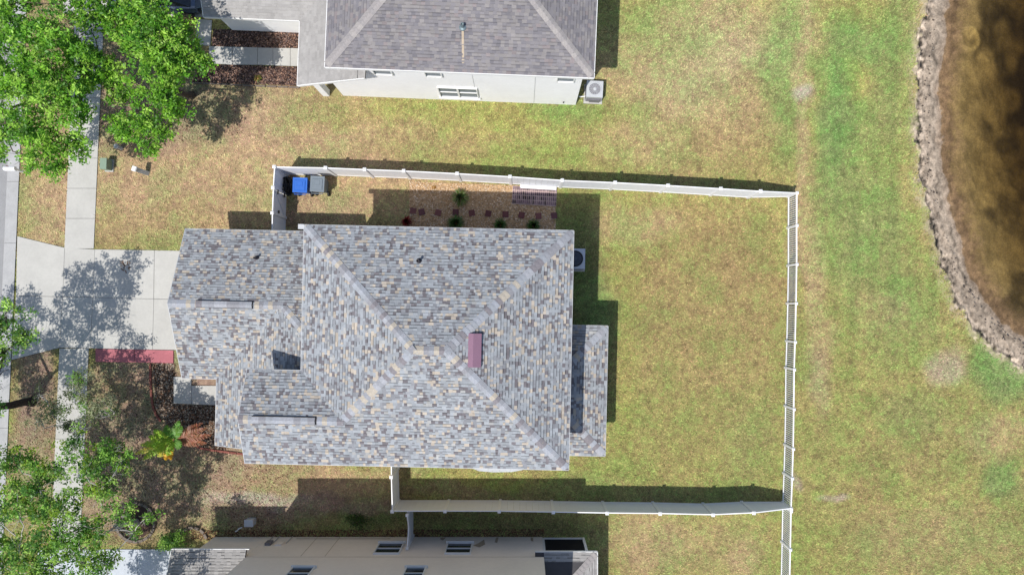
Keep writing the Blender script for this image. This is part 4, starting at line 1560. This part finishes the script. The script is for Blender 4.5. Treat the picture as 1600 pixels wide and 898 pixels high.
# brick pad by the fence
def brick_pad():
    p = [(800.5, 290), (870.5, 295), (869.5, 322.5), (799.5, 318.5)]
    c = [G(*q) for q in p]
    cx, cy = sum(q[0] for q in c) / 4, sum(q[1] for q in c) / 4
    ang = math.atan2(c[2][1] - c[3][1], c[2][0] - c[3][0])
    root = empty("brick_pad", (cx, cy, 0), ang, "small mauve brick pad set against the fence at the end of the gravel", "brick pad")
    w, h = 2.20, .90
    MB().box((0, 0, .025), (w, h, .05)).build("sand_bed", M['sand'], root)
    bm = MB().box((0, 0, .0), (.072, .185, .07), taper=.96).mesh("brick", M['paver_pink'])
    bm2 = MB().box((0, 0, .0), (.20, .088, .07), taper=.96).mesh("brick", M['paver_pink'])
    ny = 4
    for j in range(ny):
        for i in range(22):
            link("brick", bm, root, (-w / 2 + .055 + i * .1, -h / 2 + .115 + j * .223, .062 + R.uniform(-.008, .012)), (0, 0, R.uniform(-.06, .06)))
    q = MB().box((.17, h / 2 - .04, .16), (1.78, .16, .22)).build("edging_board", M['vinyl'], root)


brick_pad()


# edging of the front bed
def edging(name, label, px_pts, mat, w=.10, h=.09, step=.30):
    pts = [Vector((*G(*p), 0)) for p in px_pts]
    og = (pts[0].x, pts[0].y, 0)
    root = empty(name, og, 0, label, "edging")
    for a, b in zip(pts[:-1], pts[1:]):
        L = (b - a).length
        n = max(1, round(L / step))
        for k in range(n):
            q0, q1 = a.lerp(b, k / n), a.lerp(b, (k + 1) / n - .03)
            MB().beam(tuple(q0 + Vector((0, 0, h / 2 - .01))), tuple(q1 + Vector((0, 0, h / 2 - .01 + R.uniform(-.01, .01)))), w, h).build("stone", mat, root, og)
    return root


edging("bed_edging", "curved red edging line down the middle of the front bed", [(236, 568), (235.5, 590), (237, 612), (239, 632), (244, 646), (252, 658)], M['edging'])
edging("bed_edging", "straight red edging below the front porch roof", [(300, 690), (312, 699), (330, 702.5), (350, 705), (382, 709)], M['edging'])
edging("bed_edging", "pale thin edging along the bark bed of the north house", [(296, 130), (340, 132), (400, 135), (470, 137.5)], M['stone'], .06, .10, .6)


def ring(name, label, cx, cy, r, a0, a1, px_mat, sq=1.0):
    n = int(abs(a1 - a0) * r / .26)
    gx_, gy_ = G(cx, cy)
    root = empty(name, (gx_, gy_, 0), 0, label, "edging")
    for k in range(n):
        a = a0 + (a1 - a0) * (k + .5) / n
        MB().box((r * math.cos(a), sq * r * math.sin(a), .06), (.13, .24, .14), a).build("stone", px_mat, root)
    return root


ring("tree_ring", "round stone ring about the foot of the bottom left tree", 213, 815, .95, 0, 2 * math.pi, M['stone'])
ring("bed_edging", "short curved stone edging by the corner of the beige house", 302, 845, .70, .2, math.pi, M['stone'])
rg = [G(213 + 26 * math.cos(a * math.pi / 8), 815 + 26 * math.sin(a * math.pi / 8)) for a in range(16)]
PAVED.append(rg)
o = MB().prism(rg, -.03, .02).build("tree_ring_soil", surf("soil", lin(84, 66, 58), .95, .3, 5, .6, 40))
tag(o, kind="structure")


# ------------------------------------------------------------------ plants
def leaf_cloud(centers, radii, n_each, size, cols, flat=.65, up=.55, shell=.45, clump=.2, dens=26, gap=0.0):
    """rhombic leaves in small clumps through ellipsoidal lobes -> V, F, C"""
    Vs, Cs = [], []
    for (c, r, n) in zip(centers, radii, n_each):
        nc = max(4, n // dens)
        d = rng.normal(size=(nc, 3))
        d /= np.linalg.norm(d, axis=1)[:, None]
        rad = (rng.random(nc) ** shell)[:, None]
        cc = d * rad * np.array((r, r, r * flat)) * (1 + .28 * rng.normal(size=(nc, 1)) * .5)
        cc += np.array(c)
        if gap:
            cc = cc[fbm(cc[:, 0] + cc[:, 2] * .6, cc[:, 1] - cc[:, 2] * .4, 1.15, 2, 91) > gap]
            nc = len(cc)
            if nc == 0:
                continue
        tone = rng.normal(0, .14, (nc, 1))
        k = np.repeat(np.arange(nc), dens)
        m = len(k)
        p = cc[k] + rng.normal(0, clump * .55, (m, 3)) * np.array((1, 1, .7))
        a = rng.uniform(0, 2 * np.pi, m)
        L = size * rng.uniform(.6, 1.35, m)
        w = L * rng.uniform(.38, .6, m)
        nrmv = rng.normal(0, .55, (m, 3))
        nrmv[:, 2] = np.abs(nrmv[:, 2]) + up
        nrmv /= np.linalg.norm(nrmv, axis=1)[:, None]
        t = np.stack([np.cos(a), np.sin(a), np.zeros(m)], 1)
        t -= nrmv * (t * nrmv).sum(1)[:, None]
        t /= np.linalg.norm(t, axis=1)[:, None]
        s = np.cross(nrmv, t)
        V = np.stack([p - t * L[:, None] / 2, p + s * w[:, None] / 2 - nrmv * (w * .12)[:, None], p + t * L[:, None] / 2, p - s * w[:, None] / 2 - nrmv * (w * .12)[:, None]], 1)
        Vs.append(V.reshape(-1, 3))
        cl = np.array(cols)
        ci = rng.integers(0, len(cl), nc)[k]
        C = cl[ci] * np.clip(1 + tone[k] + rng.normal(0, .16, (m, 1)), .4, 1.7)
        Cs.append(np.repeat(C, 4, 0))
    V = np.concatenate(Vs)
    C = np.clip(np.concatenate(Cs), .004, .8)
    return V, np.arange(len(V)).reshape(-1, 4), C


def tree(name, label, base_px, lobes, cols, bark, trunk_r, fork_z, density=700, size=.15, thin=None, seed=1, twigs=True, lean=None, gap=.37):
    """lobes: (x, y, z, r[, density factor]) in metres"""
    r = random.Random(seed)
    bx, by = G(*base_px)
    root = empty(name, (bx, by, 0), 0, label, "tree", "broadleaf trees")
    og = Vector((bx, by, 0))
    cs = [Vector(l[:3]) for l in lobes]
    mid = sum(cs, Vector()) / len(cs)
    fork = Vector((bx, by, 0)).lerp(Vector((mid.x, mid.y, 0)), .35 if lean is None else lean)
    fork.z = fork_z
    tm = MB()
    b0 = Vector((bx, by, -.05))
    pts = [b0, b0 + Vector((0, 0, .25))]
    for k in range(1, 5):
        q = b0.lerp(fork, k / 4)
        pts.append(q + Vector((r.uniform(-.05, .05), r.uniform(-.05, .05), 0)) * (k < 4))
    pts[2].z = max(pts[2].z, .5)
    tm.tube(pts, [trunk_r * 1.5, trunk_r * 1.12, trunk_r, trunk_r * .95, trunk_r * .9, trunk_r * .85], 10)
    tm.build("trunk", bark, root, tuple(og), smooth=True)
    lm = MB()
    order = sorted(range(len(cs)), key=lambda i: (cs[i] - fork).length)
    nodes = [(fork + Vector((0, 0, -.15)), 0.0, trunk_r * .50)]
    for i in order:
        c, l = cs[i], lobes[i]
        rr = l[3]
        a, pl, pr = min(nodes, key=lambda q: (q[0] - c).length + .45 * q[1])
        r0 = max(pr * .72, .022)
        mid1 = a.lerp(c, .5) + Vector((r.uniform(-.25, .25), r.uniform(-.25, .25), r.uniform(0, .35)))
        end = c + Vector((r.uniform(-.2, .2), r.uniform(-.2, .2), 0)) * rr
        nodes.append((end, pl + (end - a).length, r0 * .62))
        lm.tube([a, a.lerp(mid1, .5) + Vector((r.uniform(-.1, .1), r.uniform(-.1, .1), .05)), mid1, mid1.lerp(end, .5) + Vector((r.uniform(-.12, .12), r.uniform(-.12, .12), .03)), end], [r0, r0 * .9, r0 * .8, r0 * .72, r0 * .62], 6)
        if twigs:
            for k in range(9):
                s0 = mid1.lerp(end, r.uniform(.2, 1.0))
                d = Vector((r.gauss(0, 1), r.gauss(0, 1), r.gauss(0, .45))).normalized() * rr * r.uniform(.7, 1.1)
                m1 = s0 + d * .5 + Vector((r.uniform(-.08, .08), r.uniform(-.08, .08), .05))
                lm.tube([s0, m1, s0 + d], [r0 * .32, r0 * .22, .006], 5)
    lm.build("limbs", bark, root, tuple(og), smooth=True)
    n_each = [int(density * l[3] ** 2 * (l[4] if len(l) > 4 else 1)) for l in lobes]
    V, Fc, C = leaf_cloud(cs, [l[3] for l in lobes], n_each, size, cols, gap=gap)
    V = V - np.array(og)
    me = np_mesh("crown", V, Fc, M['leaf'], C)
    link("crown", me, root)
    return root


def lp(px, py, z, r, k=1.0):
    return (*W(px, py, z), r, k)


def lg(px, py, z, r, k=1.0):       # lobe given by the ground point below it
    return (*G(px, py), z, r, k)


LIME = [lin(150, 204, 66, .8), lin(126, 184, 54, .8), lin(106, 166, 48, .8), lin(174, 218, 90, .8), lin(88, 144, 44, .8)]
DEEP = [lin(120, 170, 66, .8), lin(98, 148, 58, .8), lin(146, 192, 80, .8), lin(80, 128, 52, .8), lin(170, 210, 96, .8)]
SPARSE = [lin(164, 176, 124), lin(140, 158, 98), lin(184, 190, 152), lin(120, 142, 84), lin(156, 164, 128)]

tree("street_tree", "broad green street tree at the top left corner over the sidewalk", (70, 165),
     [lp(15, 20, 6.2, 1.5), lp(75, 15, 6.4, 1.5), lp(130, 5, 5.8, 1.2), lp(30, 75, 6.4, 1.5), lp(90, 70, 6.6, 1.5), lp(125, 55, 5.9, 1.0), lp(15, 130, 6.0, 1.4), lp(70, 130, 6.3, 1.4), lp(118, 110, 5.5, .95),
      lp(45, 185, 5.6, 1.2), lp(100, 175, 5.4, 1.05), lp(130, 165, 5.0, .55, .8), lp(70, 225, 5.0, 1.0), lp(115, 215, 4.6, .7), lp(85, 258, 4.3, .65), lp(48, 250, 4.3, .55, .8), lp(5, 205, 4.9, .8), lp(-5, 235, 4.5, .5, .8), lp(-60, 60, 6, 1.8), lp(-60, 150, 5.5, 1.6), lp(125, 240, 4.2, .45, .8), lp(150, 40, 5.6, .85), lp(150, 85, 5.4, .75), lp(142, 128, 5.0, .55)],
     LIME, M['bark'], .19, 2.6, density=1700, size=.14, seed=2)
tree("yard_tree", "lime green yard tree with lobed crown in front of the north house walk", (300, 150),
     [lp(190, 15, 5.4, 1.1), lp(235, 30, 5.6, 1.2), lp(285, 55, 5.0, 1.05), lp(245, 75, 5.7, 1.3), lp(195, 75, 5.4, .9), lp(305, 95, 4.7, .8), lp(275, 115, 5.0, .95), lp(215, 120, 5.3, 1.05), lp(175, 112, 4.8, .75, .9),
      lp(250, 150, 4.9, .9), lp(205, 165, 4.7, .85), lp(270, 175, 4.4, .65), lp(230, 195, 4.4, .8), lp(195, 205, 4.1, .6), lp(232, 232, 3.8, .5), lp(320, 105, 4.5, .4), lp(258, 205, 4.1, .4), lp(180, 150, 4.5, .5), lp(178, 192, 4.1, .4)],
     LIME, M['bark'], .15, 1.8, density=1900, size=.14, seed=4)
tree("street_tree", "thin dark trunked street tree at the left edge casting shade on the driveway", (50, 627),
     [lp(12, 497, 5.8, .75), lp(32, 530, 5.2, .6), lp(8, 555, 5.0, .5, .8), lp(48, 525, 5.0, .35, .8),
      lg(100, 545, 6.2, 1.2, .8), lg(60, 560, 6.3, 1.3, .8), lg(20, 575, 6.0, 1.3, .8), lg(130, 512, 6.0, .8, .9), lg(95, 500, 6.2, .7), lg(60, 520, 6.2, .9), lg(85, 590, 6.4, 1.1, .8), lg(40, 620, 6.2, 1.2, .8), lg(140, 500, 6.0, .7, .8), lg(150, 482, 5.9, .5, .8),
      lg(120, 575, 6.2, .9, .6), lg(0, 620, 6, 1.3), lg(-20, 560, 5.5, 1.2), lg(57, 657, 6.0, 1.0), lg(95, 640, 6.2, .9), lg(122, 650, 6.4, .8), lg(125, 690, 6.3, .8), lg(0, 690, 6.0, 1.2), lg(-30, 650, 6.0, 1.2), lg(70, 690, 6.2, .9), lg(135, 610, 6.3, .6, .7)],
     DEEP, M['bark_dark'], .19, 2.9, density=1500, size=.12, seed=6, lean=.05, gap=.35)
tree("small_tree", "half bare grey green small tree overhanging the sidewalk", (180, 645),
     [lp(115, 612, 3.2, .7, .55), lp(82, 642, 3.4, .75, .55), lp(140, 645, 3.0, .75, .5), lp(125, 590, 3.3, .55, .55), lp(165, 628, 2.7, .5, .5), lp(62, 615, 3.3, .5, .3), lp(105, 668, 3.1, .55, .6), lp(178, 648, 2.4, .35, .6), lp(60, 655, 3.2, .4, .4)],
     SPARSE + DEEP[:1], M['bark_pale'], .085, 1.2, density=2600, size=.10, seed=16, lean=.3, gap=.34)
tree("yard_tree", "loose green tree with pale branches in the stone ring at bottom left", (213, 815),
     [lp(25, 715, 5.2, .8, .8), lp(60, 745, 5.3, .9, .8), lp(35, 790, 5.6, 1.1, .8), lp(100, 790, 5.6, 1.0, .8), lp(110, 700, 5.0, .6, .8), lp(140, 730, 5.0, .7, .8), lp(170, 705, 4.6, .65), lp(195, 720, 4.4, .5), lp(160, 770, 5.0, .8, .8), 
      lp(25, 850, 5.6, 1.1, .7), lp(85, 850, 5.7, 1.1, .8), lp(140, 830, 5.2, .9, .8), lp(190, 800, 4.6, .6, .7), lp(235, 803, 4.0, .33, .7), lp(60, 895, 5.6, 1.0, .8), lp(125, 885, 5.4, 1.0, .8), lp(165, 875, 5.0, .6, .7), lp(130, 668, 4.6, .4, .9), lp(-30, 800, 5.5, 1.3), lp(-20, 880, 5.5, 1.3), lg(322, 872, 5.2, .8), lg(300, 890, 5.3, .8), lg(180, 950, 5.2, 1.0), lg(215, 935, 5.2, .8), lg(250, 925, 5.2, .7), lp(90, 730, 5.2, .5, .8), lp(210, 830, 4.2, .35, .5), lp(50, 940, 5.4, 1.2), lp(130, 940, 5.2, 1.0)],
     DEEP + [lin(156, 190, 56)], M['bark_pale'], .14, 1.9, density=2300, size=.125, seed=8)


def frond(mb_, base, az, L, rise, droop, col, n=24, wid=.125, tip=None):
    pts = []
    for k in range(n + 1):
        f = k / n
        h = rise * f - droop * f * f
        pts.append(Vector((base[0] + math.cos(az) * L * f, base[1] + math.sin(az) * L * f, base[2] + h)))
    mb_.tube(pts, [.016 - .012 * k / n for k in range(n + 1)], 4, col)
    s = Vector((-math.sin(az), math.cos(az), 0))
    d = Vector((math.cos(az), math.sin(az), 0))
    for k in range(2, n + 1):
        for sg in (-1, 1):
            for j in range(2):
                f = (k - j * .5) / n
                p = pts[k] if j == 0 else (pts[k] + pts[k - 1]) / 2
                ll = wid * 2.2 * math.sin(math.pi * (.15 + .8 * f)) * R.uniform(.85, 1.1)
                e = p + s * sg * ll * .8 + d * ll * .6 + Vector((0, 0, R.uniform(-.10, .04)))
                w = d * .014
                cc = tuple(q * R.uniform(.8, 1.2) for q in col)
                mb_.add([tuple(p - w), tuple(p + w), tuple(p.lerp(e, .6) + w * 1.2), tuple(e), tuple(p.lerp(e, .6) - w * 1.2)], [(0, 1, 2, 3, 4)], cc)


def palm():
    gx_, gy_ = G(303, 675)
    root = empty("young_palm", (gx_, gy_, 0), 0, "young palm with lime and yellow fronds in the front bed", "palm")
    MB().lathe([(.17, 0), (.15, .2), (.12, 1.0), (.16, 1.75), (.10, 2.0)], (0, 0, 0), 12).build("stem", M['wood'], root)
    lime, yel, ora, dk, br = lin(178, 214, 66, .85), lin(224, 224, 92, .85), lin(246, 196, 44, .9), lin(110, 164, 52, .8), lin(186, 126, 92, .8)
    fl = [(200, 1.75, .5, .45, yel), (188, 1.35, .7, .5, lime), (212, 1.6, .6, .6, lime), (170, 1.0, .8, .6, lime), (150, .9, .8, .6, lime), (224, 1.1, .5, .7, yel), (238, 1.15, .3, .8, ora), (247, 1.05, .25, .8, ora), (230, 1.0, .3, .85, ora),
          (110, .7, .8, .6, dk), (70, .9, .7, .5, dk), (55, .75, .8, .6, dk), (20, 1.3, .3, .75, br), (5, 1.4, .2, .7, br), (33, 1.2, .2, .7, br), (-12, 1.2, .15, .7, br), (195, .7, 1.1, .5, lime), (260, .6, .9, .5, lime), (330, .5, .8, .5, dk)]
    for a, L, ri, dr, c in fl:
        m = MB()
        frond(m, (0, 0, 1.95), math.radians(a), L * 1.08, ri, dr, c)
        m.build("frond", M['leaf'], root, cols=True)


palm()


def blade_plant(name, label, px, py, r, n, cols, cat="plant", h=.5, group=None):
    gx_, gy_ = G(px, py)
    root = empty(name, (gx_, gy_, 0), 0, label, cat, group)
    m = MB()
    for k in range(n):
        a = R.uniform(0, 2 * math.pi)
        L = r * R.uniform(.5, 1.1)
        hh = h * R.uniform(.5, 1.1)
        w = R.uniform(.012, .024)
        c = tuple(q * R.uniform(.7, 1.3) for q in R.choice(cols))
        d = Vector((math.cos(a), math.sin(a), 0))
        s = Vector((-d.y, d.x, 0)) * w
        p0 = d * .03
        p1 = d * L * .5 + Vector((0, 0, hh))
        p2 = d * L + Vector((0, 0, hh * .55))
        m.add([tuple(p0 - s * .6), tuple(p0 + s * .6), tuple(p1 + s), tuple(p2), tuple(p1 - s)], [(0, 1, 2, 4), (4, 2, 3)], c)
    m.build("leaves", M['leaf'], root, cols=True)
    MB().lathe([(.05, 0), (.06, .05), (.03, .10)], (0, 0, 0), 8).build("crown_base", M['wood'], root)


GR2 = [lin(96, 132, 66), lin(74, 110, 52), lin(120, 150, 84)]
blade_plant("spider_plant", "pale green grassy clump alone near the fence in the gravel", 720, 310, .50, 260, [lin(150, 170, 96), lin(186, 196, 140), lin(112, 144, 72)], h=.5)
blade_plant("liriope_clump", "green grassy clump at the eave, nearest the red shrub", 713, 350, .48, 260, GR2, h=.5, group="grassy clumps along the eave")
blade_plant("liriope_clump", "green grassy clump at the eave, middle one of three", 782, 353, .40, 220, GR2, h=.45, group="grassy clumps along the eave")
blade_plant("liriope_clump", "green grassy clump at the eave, easternmost of three", 833, 354, .40, 240, GR2, h=.5, group="grassy clumps along the eave")
blade_plant("cordyline", "small red leaved shrub at the west end of the gravel bed", 637, 347, .34, 120, [lin(170, 50, 54), lin(130, 40, 46), lin(190, 80, 70)], h=.5)
blade_plant("seedling", "small orange weed in the gravel next to the fence", 678, 293, .14, 30, [lin(200, 150, 70)], h=.1)
blade_plant("seedling", "small yellow green sprout in the lower bark bed", 404, 124, .25, 60, [lin(176, 172, 90), lin(150, 150, 80)], h=.2)


def bush(name, label, px, py, r, h, n, cols, cat="shrub"):
    gx_, gy_ = G(px, py)
    root = empty(name, (gx_, gy_, 0), 0, label, cat)
    m = MB()
    for k in range(7):
        a = k * .9
        m.tube([(0, 0, 0), (r * .3 * math.cos(a), r * .3 * math.sin(a), h * .45), (r * .7 * math.cos(a), r * .7 * math.sin(a), h * .8)], [.02, .015, .006], 5)
    m.build("stems", M['bark'], root)
    V, Fc, C = leaf_cloud([(0, 0, h * .6), (r * .4, r * .2, h * .5), (-r * .4, -.1, h * .5)], [r * .8, r * .6, r * .6], [n // 2, n // 4, n // 4], .10, cols)
    link("foliage", np_mesh("foliage", V, Fc, M['leaf'], C), root)


bush("shrub", "green shrub growing by the garage corner of the beige house", 278, 842, .75, .9, 1300, DEEP)
bush("shrub", "low dark weeds against the beige wall in the shade", 560, 812, .55, .18, 400, [lin(76, 108, 44), lin(90, 124, 50)], "weeds")


# ------------------------------------------------------------------ parked car at the top edge
def car():
    ex, sy, _ = W(316, 17, .75)
    L, Wd = 4.6, 1.84
    root = empty("parked_car", (ex - L / 2, sy + Wd / 2, 0), math.radians(-2.3), "dark blue grey car parked at the top edge under the yard tree", "car")
    prof = [(-2.30, .45, .78), (-2.22, .30, .86), (-1.6, .28, .92), (-.9, .28, .96), (1.4, .28, .97), (2.05, .30, .92), (2.26, .34, .80), (2.30, .46, .70)]
    b = MB()
    rings = []
    for x, lo, hi in prof:
        k = .82 if abs(x) > 2.25 else .93 if abs(x) > 2.0 else 1.0
        w = Wd / 2 * k
        rings.append([(x, -w * .94, lo), (x, -w, lo + (hi - lo) * .45), (x, -w * .93, hi - .03), (x, -w * .80, hi), (x, w * .80, hi), (x, w * .93, hi - .03), (x, w, lo + (hi - lo) * .45), (x, w * .94, lo)])
    vs_ = [p for r_ in rings for p in r_]
    n = 8
    fs_ = [(i * n + k, i * n + (k + 1) % n, (i + 1) * n + (k + 1) % n, (i + 1) * n + k) for i in range(len(rings) - 1) for k in range(n)]
    fs_ += [tuple(range(n - 1, -1, -1)), tuple(range((len(rings) - 1) * n, len(rings) * n))]
    b.add(vs_, fs_)
    b.build("body", M['car_paint'], root, smooth=False)
    c = MB()
    gl = [(-1.05, .95, .78), (-.35, 1.38, .62), (.95, 1.40, .62), (1.85, .95, .76)]
    vs_ = []
    for x, z, w in gl:
        vs_ += [(x, -w, z), (x, w, z)]
    c.add(vs_, [(0, 2, 3, 1), (4, 6, 7, 5), (0, 6, 4, 2), (1, 3, 5, 7)])
    c.build("glasshouse", M['glass'], root)
    MB().box((.30, 0, 1.40), (1.30, 1.22, .04), taper=.95).build("roof", M['car_paint'], root)
    for x in (-1.42, 1.42):
        for s in (-1, 1):
            w = MB().tube([(x, s * (Wd / 2 - .2), .33), (x, s * (Wd / 2 + .0), .33)], .33, 20).build("wheel", M['rubber'], root)
            MB().tube([(x, s * (Wd / 2 - .02), .33), (x, s * (Wd / 2 + .012), .33)], .21, 16).build("rim", M['chrome'], w)
    for s in (-1, 1):
        MB().box((2.20, s * .72, .72), (.16, .28, .10)).build("lamp", M['black'], root)
        MB().box((-2.20, s * .68, .68), (.16, .34, .12)).build("lamp", M['chrome'], root)
    MB().box((2.28, 0, .46), (.10, 1.55, .16), taper=.9).build("bumper", M['black'], root)
    return root


slabs("north_driveway", [[(100, -120), (225, -120), (225, 26), (100, 22)], [(225, -120), (345, -120), (345, 28), (225, 26)]], M['concrete'], .048)
car()

# leaf litter and debris
chips("leaf_pile", [[(188, 408), (203, 407), (207, 420), (198, 426), (190, 420)]], 60, .045, [lin(150, 122, 104), lin(130, 104, 88), lin(176, 150, 128)], .05, M['litter'], flat=.12, tilt=.9,
      label="little heap of brown leaves on the concrete driveway", cat="leaf litter")
lit = [[(150, 570), (232, 572), (240, 650), (330, 712), (460, 735), (460, 830), (150, 852)], [(22, 575), (86, 575), (84, 720), (20, 720)], [(160, 140), (380, 140), (380, 210), (200, 230)], [(150, 20), (300, 30), (310, 130), (160, 140)]]
chips("leaf_litter", lit, 6500, .042, [lin(176, 140, 112), lin(146, 112, 88), lin(206, 172, 140), lin(118, 90, 74), lin(222, 196, 166)], .004, M['litter'], flat=.12, tilt=.9,
      label="brown fallen leaves scattered over the shaded front yard", cat="leaf litter")
chips("bank_debris", [[(x, y) for x, y in bank_px] + [(1620, 540), (1560, 500), (1510, 430), (1480, 350), (1462, 260), (1458, 150), (1468, 0), (1480, -60)]], 420, .045, [lin(120, 104, 92), lin(100, 88, 80), lin(168, 152, 138), lin(190, 176, 160)], -.25, M['litter'], flat=.22,
      label="dark twigs and stones strewn along the muddy pond bank", cat="debris")
add_lawn()
